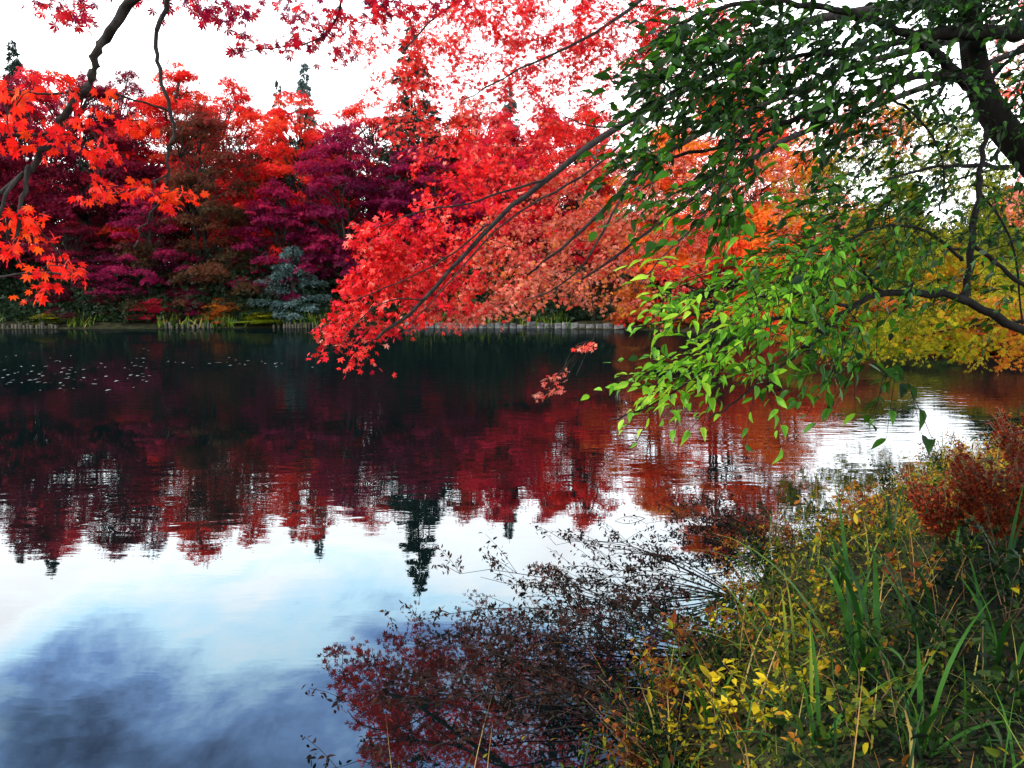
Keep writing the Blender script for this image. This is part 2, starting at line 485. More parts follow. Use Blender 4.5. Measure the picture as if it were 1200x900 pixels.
# px, Y, top py, radius m, palette, proto, label
far_maples = [
    (-75, 51, 92, 6.5, 'maroon', 0, 'dark maroon maple at the left end of the far shore'),
    (28, 50, 88, 5.2, 'maroon', 1, 'dull wine red maple below the leftmost spruce tip'),
    (120, 52, 90, 5.6, 'maroon', 2, 'wine dark red maple behind the thick hanging branch'),
    (222, 56, 84, 6.2, 'scarlet', 3, 'maple with a bright red flat top above the brown maple'),
    (250, 49.5, 128, 5.2, 'brown', 5, 'bronze brown maple with soft layered sprays under the bright red top'),
    (352, 53, 108, 5.4, 'scarlet', 4, 'vivid scarlet maple in front of the small bluish spruce'),
    (405, 50, 150, 4.6, 'magenta', 0, 'purple pink maple with stacked layers at mid bank'),
    (330, 48.6, 215, 3.6, 'magenta', 2, 'low plum coloured maple beneath the scarlet maple'),
    (495, 52, 170, 5.4, 'magenta', 1, 'magenta maple behind the tip of the overhanging red bough'),
    (585, 53, 138, 5.6, 'crimson', 3, 'crimson maple in front of the middle spruce'),
    (680, 52, 128, 5.2, 'scarlet', 5, 'scarlet maple seen through the overhanging coral bough'),
    (180, 48, 228, 3.6, 'magenta', 4, 'small dim plum maple close to the water under the brown maples'),
    (95, 48, 258, 3.2, 'maroon', 5, 'low dark maroon maple near the water by the hanging branch'),
    (60, 59, 92, 6.0, 'crimson', 3, 'crimson topped maple on the skyline between the leftmost spruces'),
    (168, 60, 88, 6.0, 'maroon', 4, 'wine red maple on the skyline behind the hanging branch'),
    (285, 61, 98, 6.0, 'scarlet', 0, 'scarlet maple on the skyline left of the thin spruce'),
    (432, 60, 118, 5.6, 'scarlet', 5, 'red maple on the skyline right of the bluish spruce'),
    (545, 60, 128, 5.6, 'scarlet', 2, 'red maple on the skyline behind the crimson one'),
    (640, 60, 128, 5.6, 'crimson', 0, 'dark crimson maple on the skyline right of the grey green spruce'),
    (770, 49, 150, 5.0, 'orange', 2, 'orange red maple behind the green hanging twigs'),
]
i = 0
for (px, Yd, py, rad, pal, pi, lab) in far_maples:
    p0 = at(px, 385, Yd); z0 = zg(p0[0], Yd)
    H = height_at(py, Yd, z0)
    t = thing('maple_tree', lab, 'tree', (p0[0], Yd, z0 - .05), GM)
    use(MAPLES[pi], t, M[pal], (rad / 6, rad / 6, H / 14), 1.7 * i + .4, not used[pi]); used[pi] = True
    i += 1
# red and yellow trees of the right-hand shore
right_maples = [
    (842, 41, 96, 5.6, 'orange', 1, 'tall orange red maple at the bend of the far shore'),
    (925, 37, 232, 3.2, 'orange', 4, 'flame orange maple behind the bright green bough'),
    (1010, 47, 268, 3.4, 'olive', 0, 'olive green tree on the right shore beyond the arching branch'),
    (1040, 31, 338, 2.6, 'yellowgreen', 3, 'yellow green maple leaning over the inlet'),
    (1130, 27.5, 345, 2.2, 'orange', 5, 'low orange maple between yellow ones on the right shore'),
    (1215, 28, 330, 2.8, 'yellowgreen', 2, 'yellow green maple at the right edge of the view'),
    (1150, 40, 290, 2.8, 'olive', 4, 'olive maple behind the low orange one'),
    (965, 31.5, 345, 2.0, 'yellowgreen', 3, 'round yellow green tree just right of the green bough'),
    (1000, 29.2, 352, 1.9, 'rust', 3, 'small rusty maple bending to the water by the inlet'),
    (1090, 26.3, 372, 1.9, 'yellowgreen', 0, 'small yellowish bushy maple at the edge of the inlet'),
    (1180, 25, 360, 2.0, 'rust', 1, 'small rust orange bushy maple at the right inlet edge'),
]
for (px, Yd, py, rad, pal, pi, lab) in right_maples:
    p0 = at(px, 385, Yd); z0 = zg(p0[0], Yd)
    H = height_at(py, Yd, z0)
    t = thing('maple_tree', lab, 'tree', (p0[0], Yd, max(z0, .1) - .05), 'maples on the right shore')
    if H < 8.5:
        pi = 6 + i % 2
        use(MAPLES[pi], t, M[pal], (rad / 3, rad / 3, H / 6), 2.3 * i + .9, not used[pi]); used[pi] = True
    else:
        use(MAPLES[pi], t, M[pal], (rad / 6, rad / 6, H / 14), 2.3 * i + .9, False)
    i += 1
conifers = [
    (40, 62, 40, 2.9, 'spruce', 0, 'dark spruce tip rising above the left maples'),
    (2, 66, 56, 2.8, 'spruce', 1, 'spruce cut by the left edge of the view'),
    (366, 60, 66, 2.6, 'bluespruce', 0, 'bluish spruce standing behind the scarlet maple'),
    (336, 64, 88, 2.2, 'spruce', 1, 'thin spruce tip left of the bluish spruce'),
    (487, 58, 18, 4.2, 'spruce', 1, 'tallest spruce with wide drooping branches behind the magenta maple'),
    (597, 62, 92, 3.0, 'bluespruce', 0, 'grey green spruce framed by red leaves in the middle'),
    (560, 66, 140, 2.4, 'spruce', 1, 'dark short spruce between the tallest and the grey green one'),
    (690, 62, 132, 3.4, 'spruce', 1, 'dark spruce hidden behind the coral bough'),
]
for (px, Yd, py, rad, pal, pi, lab) in conifers:
    p0 = at(px, 385, Yd); z0 = zg(p0[0], Yd)
    H = height_at(py, Yd, z0)
    t = thing('spruce_tree', lab, 'tree', (p0[0], Yd, z0 - .05), 'spruces behind the maples')
    use(SPR[pi], t, M[pal], (rad / 3.2, rad / 3.2, H / 16), 1.1 * i, not used_s[pi]); used_s[pi] = True
    i += 1
p0 = at(345, 375, 47.2)
t = thing('spruce_shrub', 'low silvery blue conifer spreading by the water among the maples', 'shrub', (p0[0], 47.2, zg(p0[0], 47.2) - .05))
use(SPR[2], t, M['bluespruce'], (1.1, .8, .95), .5, True)
# dark evergreen wood behind everything: one mass
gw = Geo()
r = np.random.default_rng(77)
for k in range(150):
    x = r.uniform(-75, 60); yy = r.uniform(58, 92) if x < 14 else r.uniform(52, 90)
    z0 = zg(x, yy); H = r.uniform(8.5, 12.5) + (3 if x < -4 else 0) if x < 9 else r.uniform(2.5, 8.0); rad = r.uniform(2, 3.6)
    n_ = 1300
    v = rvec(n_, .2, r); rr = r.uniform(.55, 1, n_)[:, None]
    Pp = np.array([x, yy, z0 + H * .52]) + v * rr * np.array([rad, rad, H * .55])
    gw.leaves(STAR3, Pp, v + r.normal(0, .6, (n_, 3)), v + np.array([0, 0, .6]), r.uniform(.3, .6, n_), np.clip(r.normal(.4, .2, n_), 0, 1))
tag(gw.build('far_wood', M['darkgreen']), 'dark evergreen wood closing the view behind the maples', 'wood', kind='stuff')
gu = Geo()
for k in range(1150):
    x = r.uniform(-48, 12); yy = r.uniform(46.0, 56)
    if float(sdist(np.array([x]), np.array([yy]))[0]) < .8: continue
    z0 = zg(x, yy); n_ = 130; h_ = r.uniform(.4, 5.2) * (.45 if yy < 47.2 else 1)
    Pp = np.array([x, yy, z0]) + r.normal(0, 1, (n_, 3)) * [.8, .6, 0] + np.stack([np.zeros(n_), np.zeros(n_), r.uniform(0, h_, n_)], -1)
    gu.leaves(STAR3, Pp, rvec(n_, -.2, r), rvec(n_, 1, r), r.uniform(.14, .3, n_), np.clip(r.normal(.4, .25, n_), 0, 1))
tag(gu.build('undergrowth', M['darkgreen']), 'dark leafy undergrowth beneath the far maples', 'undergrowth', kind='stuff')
# low red and green shrubs on the far shore
shrubs = [(182, 46.9, 350, 'crimson', 'small red maple shrub low over the dark far shore'), (222, 46.9, 346, 'magenta', 'low plum red shrub beside the small red one'),
          (262, 46.9, 350, 'rust', 'low rusty red shrub by the stake edging'), (310, 46.6, 372, 'yellowgreen', 'small bright green shrub at the far waterline'),
          (62, 46.2, 374, 'olive', 'low olive shrub at the left waterline'), (745, 44.6, 330, 'rust', 'rusty brown shrub in the dark gap under the orange maple'),
          (800, 42.2, 345, 'rust', 'rust coloured shrub behind the green twig tips')]
for (px, Yd, py, pal, lab) in shrubs:
    p0 = at(px, 380, Yd); z0 = max(zg(p0[0], Yd), .05)
    t = thing('shrub', lab, 'shrub', (p0[0], Yd, z0 - .03), 'low shrubs of the far shore')
    H = max(.6, height_at(py, Yd, z0))
    use(MAPLES[6 + i % 2], t, M[pal], (.5, .4, H / 6), i * 1.3, False); i += 1


# stone and stake edgings of the far shore
def edging(x0, x1, h_, kind, label, cat, group):
    r_ = np.random.default_rng(int(abs(x0 * 10)) + 3)
    gq = Geo(); x = x0
    xs = []
    while x < x1:
        w_ = r_.uniform(.35, .7) if kind == 'stone' else r_.uniform(.09, .14)
        ys = np.interp(x, *zip(*sorted([tuple(p) for p in POND if p[1] > 36 and p[0] < 11.5])))
        rows = 2 if kind == 'stone' else 1
        for k in range(rows):
            zt = h_ * (k + 1) / rows * r_.uniform(.65, 1.3) if kind == 'stone' else h_ * r_.uniform(.55, 1.25)
            zb = -.3 if k == 0 else h_ * k / rows - .015
            y0 = ys - .05 + r_.normal(0, .03) + .05 * k
            c = .04
            sec = [(x + c, y0), (x + w_ - c, y0), (x + w_, y0 + c), (x + w_, y0 + .34), (x, y0 + .34), (x, y0 + c)]
            V = np.array([(a, b, zb) for a, b in sec] + [(a, b, zt - .03) for a, b in sec] + [(x + (a - x) * .9 + .02, b * .9 + .1 * (y0 + .17), zt) for a, b in sec])
            L, T = [], []
            for lev in (0, 6):
                for e in range(6):
                    L += [lev + e, lev + (e + 1) % 6, lev + 6 + (e + 1) % 6, lev + 6 + e]; T.append(4)
            L += list(range(12, 18)); T.append(6)
            gq.add(V, L, T)
        x += w_ + (.02 if kind == 'stone' else r_.uniform(.02, .22))
    o = gq.build('stone_edging' if kind == 'stone' else 'stake_edging', M_STONE if kind == 'stone' else M_STAKE)
    tag(o, label, cat, group)


edging(-6.6, 6.6, .30, 'stone', 'grey stone edging along the far shore under the coral bough', 'edging', None)
edging(-30.5, -27.4, .32, 'stake', 'row of weathered stakes at the dark left waterline', 'edging', 'stake edgings')
edging(-21.0, -18.2, .34, 'stake', 'row of pale stakes below the low red shrubs', 'edging', 'stake edgings')
edging(-14.6, -10.2, .3, 'stake', 'row of stakes next to the bright green shrub at the waterline', 'edging', 'stake edgings')
# grass of the far shore
gb = Geo()
n_ = 5200
xs = r.uniform(-34, 12, n_); ys = r.uniform(43, 48, n_)
dd = sdist(xs, ys); k = (dd > .02) & (dd < 1.6); xs, ys = xs[k], ys[k]
n_ = len(xs)
dense = np.sin(xs * .9) + np.sin(xs * .37 + 2) > -.2
xs, ys = xs[dense], ys[dense]; n_ = len(xs)
gb.leaves(SLIM, np.stack([xs, ys, ground(xs, ys) - .03], -1), rvec(n_, 3.2, r), rvec(n_, 0, r), np.stack([r.uniform(.2, .4, n_), r.uniform(.35, .9, n_), r.uniform(.3, .6, n_)], -1), np.clip(r.normal(.45, .15, n_), 0, 1))
tag(gb.build('shore_grass', M_BLADE), 'green grass fringe along the far waterline', 'grass', kind='stuff')


# ------------------------------------------------------------------ near trees with drawn limbs
def limb(pts, n=None):
    """smooth polyline through (px, py, Y) pixels"""
    q = np.array([at(*p) if len(p) == 3 and not isinstance(p, np.ndarray) else p for p in pts])
    return smooth(q)


def smooth(q, it=2):
    for _ in range(it):
        a = q[:-1] * .75 + q[1:] * .25; b = q[:-1] * .25 + q[1:] * .75
        q = np.concatenate([q[:1], np.stack([a, b], 1).reshape(-1, 3), q[-1:]])
    return q


class Tree:
    def __init__(self, flow, seed):
        self.nodes = np.zeros((0, 3)); self.rad = np.zeros(0); self.flow = np.array(flow, float)
        self.tip = .0014; self.r = np.random.default_rng(seed); self.fol = Geo()

    def twig(self, pts, rad):
        self.fol.mi = 1; self.fol.tube(pts, rad, 4); self.fol.mi = 0

    def add(self, pts, rad):
        self.nodes = np.concatenate([self.nodes, pts]); self.rad = np.concatenate([self.rad, rad])

    def connect(self, p, maxr=.009, wig=.06):
        dv_ = p - self.nodes
        dist = np.linalg.norm(dv_, axis=1)
        cost = dist - .35 * (dv_ @ self.flow)
        k = int(np.argmin(cost)); a = self.nodes[k]; L = dist[k]
        t = np.linspace(0, 1, 5)[:, None]
        pts = a + (p - a) * t
        pts += np.array([0, 0, 1]) * (.14 * L * np.sin(t * math.pi)) + self.r.normal(0, wig * L, (5, 3)) * np.sin(t * math.pi)
        r0 = min(self.rad[k] * .75, .0022 + maxr * min(L, 1.0)); r0 = max(r0, self.tip * 1.3)
        rad = r0 + (self.tip - r0) * t[:, 0]
        self.twig(pts, rad)
        self.add(pts[1:], rad[1:])
        return pts

    def spray(self, tpl, tw, m_, spread, size, tint, tsd=.08, up=1.0, flat=.25, down=.35):
        """leaves in a loose flat fan round the outer part of a twig"""
        r = self.r
        p = tw[-1]; d = norm(tw[-1] - tw[-2])
        n_ = m_
        u_ = r.uniform(-1, .35, n_)
        lat = norm(np.cross(d, [0, 0, 1.0]))
        v_ = r.normal(0, .5, n_)
        P_ = p + d * (u_ * spread)[:, None] + lat * (v_ * spread * .8)[:, None] + r.normal(0, flat * spread, (n_, 3)) * [.5, .5, 1]
        tip = d * .6 + lat * np.sign(v_)[:, None] * .8 + r.normal(0, .45, (n_, 3)) + [0, 0, -down]
        nm = r.normal(0, .5, (n_, 3)) + [0, 0, up]
        self.fol.leaves(tpl, P_, tip, nm, size * r.uniform(.65, 1.2, n_), np.clip(tint + r.normal(0, tsd, n_), 0, 1))


def taper(a, b, n_):
    return a + (b - a) * np.linspace(0, 1, n_) ** .8


def parts(tree, root, trunk_pts, trunk_r, limbs, bark):
    tg = Geo(); tg.tube(trunk_pts, trunk_r, 12); tg.build('trunk', bark, root, True)
    for (pts, ra, rb) in limbs:
        rr = taper(ra, rb, len(pts)); rr = rr * (1 + .10 * np.sin(np.arange(len(pts)) * 1.9) * tree.r.uniform(.3, 1, len(pts)))
        jit = tree.r.normal(0, .006, pts.shape) * np.minimum(1, ra / .02); jit[0] = jit[-1] = 0
        pts = pts + jit
        gg = Geo(); gg.tube(pts, rr, 8); gg.build('bough', bark, root, True)
        tree.add(pts, rr)


# --- the red maple that leans out over the pond from the right bank
red = Tree(norm(np.array([-.75, -.15, -.45])), 5)
RB = np.array([10.6, 10.3])
red.tip = .0028
root_red = thing('overhanging_maple', 'big red and coral maple leaning far out over the water from the right bank', 'tree')
trunk_pts = smooth(np.array([[RB[0], RB[1], zg(*RB) - .15], [10.3, 10.0, 1.6], [9.4, 9.6, 3.3], [8.2, 9.2, 4.7], [7.0, 8.9, 5.6]]))
parts(red, root_red, trunk_pts, taper(.26, .13, len(trunk_pts)), [
    (limb([at(1310, 0, 9), at(1200, -10, 8.8), at(1050, 5, 8.5), at(913, 31, 8.2), at(864, 75, 8), at(789, 111, 7.8), at(722, 147, 7.6), at(643, 209, 7.3), at(572, 262, 7.0), at(501, 351, 6.7), at(440, 398, 6.5)]), .072, .012),
    (limb([at(1310, 0, 9), at(1150, 40, 9.0), at(1000, 75, 8.8), at(900, 120, 8.6), at(800, 165, 8.4), at(741, 204, 8.2), at(719, 235, 8.1), at(661, 289, 7.9), at(621, 320, 7.8)]), .055, .010),
    (limb([at(1310, 0, 9), at(1200, 60, 9.6), at(1029, 122, 9.4), at(922, 162, 9.0), at(860, 200, 8.8), at(802, 240, 8.6), at(735, 290, 8.4), at(680, 330, 8.3)]), .055, .010),
    (limb([at(1200, -10, 8.8), at(1000, -80, 8.6), at(850, -60, 8.4), at(760, -5, 8.2), at(690, 45, 8.0), at(620, 75, 7.8), at(540, 120, 7.6)]), .04, .005),
    (limb([at(1000, -80, 8.6), at(800, -110, 8.2), at(620, -60, 7.9), at(520, 10, 7.7), at(470, 60, 7.6)]), .035, .005),
    (limb([at(722, 147, 7.6), at(700, 150, 7.5), at(668, 140, 7.5), at(655, 130, 7.4)]), .012, .004),
    (limb([at(572, 262, 7.0), at(530, 300, 6.8), at(470, 330, 6.5), at(420, 350, 6.3)]), .010, .004),
    (limb([at(789, 111, 7.8), at(735, 165, 7.5), at(672, 215, 7.2), at(612, 243, 7.0), at(560, 290, 6.7), at(515, 345, 6.4), at(470, 392, 6.2)]), .016, .004),
    (limb([at(741, 204, 8.2), at(712, 262, 7.8), at(690, 305, 7.6), at(655, 338, 7.5), at(615, 352, 7.4)]), .018, .005),
    (limb([at(643, 209, 7.3), at(590, 225, 6.9), at(545, 240, 6.7), at(495, 246, 6.5), at(440, 268, 6.3)]), .014, .004),
    (limb([at(860, 200, 8.8), at(820, 262, 8.3), at(775, 300, 8.1), at(742, 345, 8.0)]), .018, .005),
    (limb([at(501, 351, 6.7), at(450, 350, 6.4), at(410, 385, 6.1), at(396, 415, 6.0)]), .008, .003),
], M_BARK)
# px, py, rx, ry, Y, dY, sprays, leaves, size, tint
zones = [
    (440, 275, 40, 22, 6.4, .35, 26, 26, .062, .20), (470, 300, 50, 30, 6.5, .4, 40, 26, .060, .18), (410, 368, 46, 38, 6.2, .4, 30, 22, .060, .20),
    (455, 350, 75, 50, 6.5, .5, 58, 24, .058, .20), (500, 330, 70, 60, 6.8, .6, 100, 26, .055, .22), (410, 412, 44, 24, 6.1, .3, 14, 15, .056, .24),
    (560, 250, 70, 60, 7.2, .6, 90, 26, .050, .24), (560, 330, 80, 50, 7.3, .6, 110, 26, .05, 0.56), (640, 270, 80, 70, 7.8, .7, 130, 28, .048, 0.60),
    (620, 345, 80, 26, 7.7, .6, 60, 24, .048, 0.63), (700, 250, 80, 80, 8.2, .7, 120, 28, .048, 0.62), (720, 340, 50, 30, 8.3, .5, 40, 24, .048, 0.70),
    (780, 260, 80, 70, 8.6, .8, 110, 28, .05, .66), (560, 190, 80, 30, 7.6, .6, 60, 24, .05, .2), (650, 180, 70, 45, 7.8, .6, 70, 24, .048, .3),
    (850, 200, 90, 80, 9.0, .8, 120, 28, .052, .58), (900, 120, 90, 70, 8.9, .8, 80, 26, .052, .34), (800, 310, 60, 40, 8.7, .6, 50, 26, .05, .4),
    (660, 20, 130, 40, 7.9, .6, 60, 24, .05, .2), (560, 60, 80, 70, 7.8, .6, 50, 24, .05, .26), (690, 110, 90, 60, 7.9, .7, 80, 22, .046, .26), (620, 60, 90, 60, 7.7, .7, 70, 20, .044, .22), (730, 40, 70, 60, 8.0, .6, 60, 22, .046, .20),
    (500, 110, 70, 70, 7.9, .5, 50, 22, .052, .34), (540, 150, 60, 40, 7.9, .5, 24, 20, .05, .36), (470, 40, 80, 40, 7.6, .5, 30, 20, .05, .3),
    (820, 60, 70, 60, 8.3, .7, 60, 24, .05, .3), (1030, 150, 60, 40, 9.4, .6, 30, 22, .05, .6), (960, 260, 60, 50, 9.2, .6, 40, 22, .05, .6),
    (760, 370, 40, 20, 8.4, .4, 16, 20, .05, .3), (540, 370, 60, 14, 7.0, .4, 30, 20, .05, .5),
    (1000, -90, 160, 60, 8.8, .9, 110, 28, .055, .4), (760, -80, 120, 50, 8.2, .8, 50, 24, .05, .3), (1250, 60, 110, 120, 9.3, .9, 160, 30, .058, .5), (1230, 250, 50, 80, 9.8, .6, 50, 28, .055, .6),
]
jobs = []
for (px, py, rx, ry, Yd, dY, ns, nl, sz, ti) in zones:
    for k in range(int(ns * (1.9 if py < 130 and 420 < px < 860 else .72))):
        a = red.r.uniform(0, 6.28); rr = math.sqrt(red.r.uniform(0, 1))
        jobs.append((at(px + rx * rr * math.cos(a), py + ry * rr * math.sin(a), Yd + .5 + abs(red.r.normal(0, dY * .9)) - .1), nl, sz, ti + red.r.normal(0, .07)))
jobs.sort(key=lambda j: np.min(np.linalg.norm(red.nodes - j[0], axis=1)))
for (p, nl, sz, ti) in jobs:
    tw = red.connect(p)
    red.spray(STAR5, tw, int(nl * .9), .19, sz * .84, ti, tsd=.12, flat=.13)
# two small sprigs hanging to the water
for (path, ti) in (([(690, 330, 8.2), (700, 390, 8.0), (688, 412, 7.9), (675, 440, 7.8)], .55), ([(690, 400, 7.95), (670, 405, 7.9), (655, 450, 7.8)], .55)):
    pts = limb([at(*p) for p in path]); red.twig(pts, taper(.008, .004, len(pts)))
for (px, py) in ((676, 410), (686, 408), (640, 446), (650, 458), (632, 462), (655, 440)):
    pts = np.array([at(690, 400, 7.95), at((px + 690) / 2, (py + 405) / 2, 7.9), at(px + 10, py - 3, 7.85), at(px, py, 7.85)])
    red.twig(pts, np.array([.006, .005, .004, .003]))
    red.spray(STAR5, pts, 16, .11, .05, .52)
red.fol.build('crown', [M_RED, M_BARK], root_red)

# --- the fire red maple whose limbs hang in from the upper left
lf = Tree(norm(np.array([-.2, .4, -.7])), 8)
root_l = thing('hanging_maple', 'orange red maple whose dark limbs hang into the upper left of the view', 'tree')
LB = np.array([-2.6, -1.6])
LT = np.array([-1.9, 0.6, 5.2])
trunk_pts = smooth(np.array([[LB[0], LB[1], zg(*LB) - .1], [-2.5, -1.4, 1.6], [-2.3, -.8, 3.4], LT]))
L1 = limb([LT, at(210, -160, 2.2), at(190, -40, 2.7), at(150, 10, 2.8), at(126, 40, 2.8), at(110, 74, 2.8), at(103, 102, 2.8), at(84, 126, 2.8), at(65, 150, 2.8), at(50, 176, 2.8), at(28, 202, 2.8), at(-6, 236, 2.8), at(-70, 280, 2.8)])
parts(lf, root_l, trunk_pts, taper(.16, .07, len(trunk_pts)), [
    (L1, .023, .008),
    (limb([LT, at(240, -160, 2.4), at(205, -40, 3.1), at(197, 10, 3.2), at(185, 32, 3.2), at(182, 58, 3.2), at(188, 95, 3.2), at(199, 130, 3.2), at(206, 156, 3.2), at(194, 182, 3.2), at(197, 210, 3.2), at(186, 240, 3.2), at(167, 266, 3.2), at(157, 292, 3.2)]), .013, .004),
    (limb([at(34, 196, 2.8), at(24, 240, 2.75), at(22, 262, 2.75), at(14, 296, 2.75)]), .011, .005),
    (limb([at(60, 156, 2.8), at(30, 160, 2.75), at(-5, 155, 2.7)]), .007, .003),
    (limb([at(103, 102, 2.8), at(60, 112, 2.75), at(10, 105, 2.7)]), .006, .003),
    (limb([LT, at(330, -150, 3.2), at(420, -60, 4.2), at(470, -20, 4.6), at(540, -15, 4.8)]), .03, .008),
    (limb([at(330, -150, 3.2), at(200, -60, 3.7), at(90, -20, 4.0), at(40, -8, 4.1)]), .015, .006),
    (limb([at(420, -60, 4.2), at(400, 0, 4.5), at(395, 25, 4.6), at(370, 50, 4.7), at(330, 55, 4.7), at(282, 60, 4.7)]), .010, .003),
    (limb([at(28, 202, 2.8), at(5, 225, 2.7), at(-20, 330, 2.6), at(40, 318, 2.6), at(90, 322, 2.6)]), .008, .003),
    (limb([at(198, 130, 3.2), at(170, 120, 3.1), at(140, 112, 3.0), at(125, 105, 2.95)]), .005, .003),
    (limb([at(196, 205, 3.2), at(170, 218, 3.15), at(140, 226, 3.1), at(110, 232, 3.1)]), .005, .003),
], M_BARK)
spots = [(20, 118, 20, 10, 5), (55, 100, 18, 12, 5), (82, 104, 14, 12, 4), (10, 165, 16, 16, 6), (45, 168, 18, 12, 6), (75, 160, 12, 10, 3), (108, 150, 14, 10, 4), (128, 178, 16, 14, 6),
         (148, 152, 14, 12, 4), (112, 178, 14, 10, 4), (168, 152, 12, 12, 3), (122, 232, 20, 10, 6), (150, 226, 16, 8, 4), (190, 236, 22, 12, 7), (214, 236, 16, 8, 5), (110, 215, 10, 8, 2),
         (8, 262, 16, 18, 8), (36, 262, 16, 14, 6), (10, 300, 16, 14, 5), (46, 316, 14, 8, 4), (76, 322, 18, 8, 5), (100, 326, 10, 5, 3), (40, 336, 14, 8, 3), (120, 108, 12, 8, 2), (8, 128, 14, 10, 3)]
for (px, py, rx, ry, ns) in spots:
    for k in range(int(ns * .65 + .5)):
        p = at(px + lf.r.normal(0, rx * .45), py + lf.r.normal(0, ry * .45), 2.75 + lf.r.normal(0, .12) + (.35 if px > 100 else 0))
        tw = lf.connect(p, .004)
        lf.spray(STAR7, tw, 8, .070, .030, lf.r.uniform(.42, .88), up=.4, down=.5)
for (px, py, rx, ry, ns, Yd) in [(45, 8, 16, 8, 5, 4), (75, 20, 14, 8, 6, 4), (92, 12, 12, 12, 5, 4), (190, 8, 10, 6, 3, 3.8), (235, 12, 22, 10, 8, 4.2), (262, 24, 12, 8, 4, 4.3), (300, 10, 26, 12, 8, 4.4), (345, 14, 26, 12, 8, 4.5),
                                 (395, 20, 22, 16, 10, 4.6), (290, 58, 16, 5, 6, 4.7), (335, 54, 18, 6, 7, 4.7), (370, 50, 14, 8, 7, 4.7), (440, 10, 30, 14, 14, 4.6), (480, 25, 24, 16, 10, 4.7), (530, 5, 26, 8, 10, 4.8), (400, 66, 12, 8, 4, 4.7), (150, -8, 20, 5, 4, 3.8)]:
    for k in range(ns):
        p = at(px + lf.r.normal(0, rx * .6), py + lf.r.normal(0, ry * .6), Yd + lf.r.normal(0, .15))
        tw = lf.connect(p, .004)
        lf.spray(STAR7, tw, 7, .10, .042, lf.r.uniform(.0, .42), up=.6, down=.4)
lf.fol.build('crown', [M_FIRE, M_BARK], root_l)

# --- the yellow green maple further along the right bank
yg = Tree(norm(np.array([-.85, .0, -.3])), 15)
yg.tip = .003
root_y = thing('yellowing_maple', 'yellow green maple with orange patches spreading from the right bank behind the leaning tree', 'tree')
YB = np.array([13.2, 12.9])
trunk_pts = smooth(np.array([[YB[0], YB[1], zg(*YB) - .15], [13.0, 13.0, 1.8], [12.4, 13.1, 3.2], [11.9, 13.2, 4.8], [11.6, 13.2, 6.4]]))
parts(yg, root_y, trunk_pts, taper(.2, .06, len(trunk_pts)), [
    (limb([np.array([12.7, 13.05, 2.6]), at(1330, 300, 13.0), at(1230, 280, 12.8), at(1120, 290, 12.6), at(1010, 320, 12.4), at(920, 350, 12.2)]), .06, .012),
    (limb([np.array([12.2, 13.1, 3.8]), at(1300, 200, 13.2), at(1200, 190, 13.2), at(1100, 215, 13.2), at(1020, 250, 13.2)]), .05, .010),
    (limb([np.array([12.9, 13.0, 2.0]), at(1330, 370, 13.2), at(1220, 372, 13.2), at(1120, 385, 13.2), at(1030, 405, 13.2)]), .05, .010),
    (limb([np.array([11.9, 13.2, 4.7]), at(1280, 150, 13.4), at(1170, 130, 13.4), at(1060, 150, 13.4), at(970, 185, 13.2)]), .04, .010),
    (limb([np.array([11.8, 13.2, 5.2]), at(1300, 90, 13.6), at(1200, 100, 13.6), at(1110, 140, 13.6)]), .04, .010),
], M_BARK)
jobs = []
for (px, py, rx, ry, Yd, dY, ns, ti) in [
    (925, 335, 55, 45, 12.3, .7, 44, .22), (1000, 300, 80, 50, 12.6, .8, 80, .28), (1100, 265, 90, 55, 12.9, .9, 100, .36), (1190, 270, 60, 70, 13.0, .8, 80, .42), (1050, 355, 90, 40, 12.8, .8, 90, .34),
    (1160, 375, 80, 35, 13.1, .7, 70, .66), (1110, 325, 60, 22, 12.9, .5, 40, .80), (1080, 408, 80, 16, 13.1, .5, 44, .62), (1000, 405, 50, 18, 12.7, .5, 30, .46), (950, 395, 30, 20, 12.4, .4, 18, .36),
    (1190, 130, 50, 60, 13.6, .7, 34, .34), (1100, 175, 60, 40, 13.4, .7, 30, .28), (1190, 420, 60, 14, 13.2, .5, 24, .8), (1020, 215, 70, 40, 13.2, .6, 84, .36), (950, 235, 50, 30, 13.0, .5, 44, .5), (1060, 165, 60, 46, 13.4, .6, 66, .40), (1015, 150, 50, 26, 13.4, .5, 50, .98), (930, 185, 40, 30, 13.0, .5, 40, .98), (1150, 190, 60, 50, 13.5, .6, 36, .42), (1020, 270, 30, 14, 13.0, .4, 12, .85)]:
    for k in range(int(ns * .8)):
        a = yg.r.uniform(0, 6.28); rr = math.sqrt(yg.r.uniform(0, 1))
        jobs.append((at(px + rx * rr * math.cos(a), py + ry * rr * math.sin(a), Yd + yg.r.normal(0, dY)), ti - .10 + yg.r.normal(0, .09)))
jobs.sort(key=lambda j: np.min(np.linalg.norm(yg.nodes - j[0], axis=1)))
for (p, ti) in jobs:
    tw = yg.connect(p)
    yg.spray(STAR5, tw, 30, .30, .066, ti, tsd=.09, flat=.14)
M_YG = leaf_mat('yellowing_maple_leaves', [(.03, .055, .006), (.12, .16, .008), (.30, .30, .010), (.50, .40, .014), (.66, .20, .012), (.72, .09, .010)], transl=0.4)
yg.fol.build('crown', [M_YG, M_BARK], root_y)

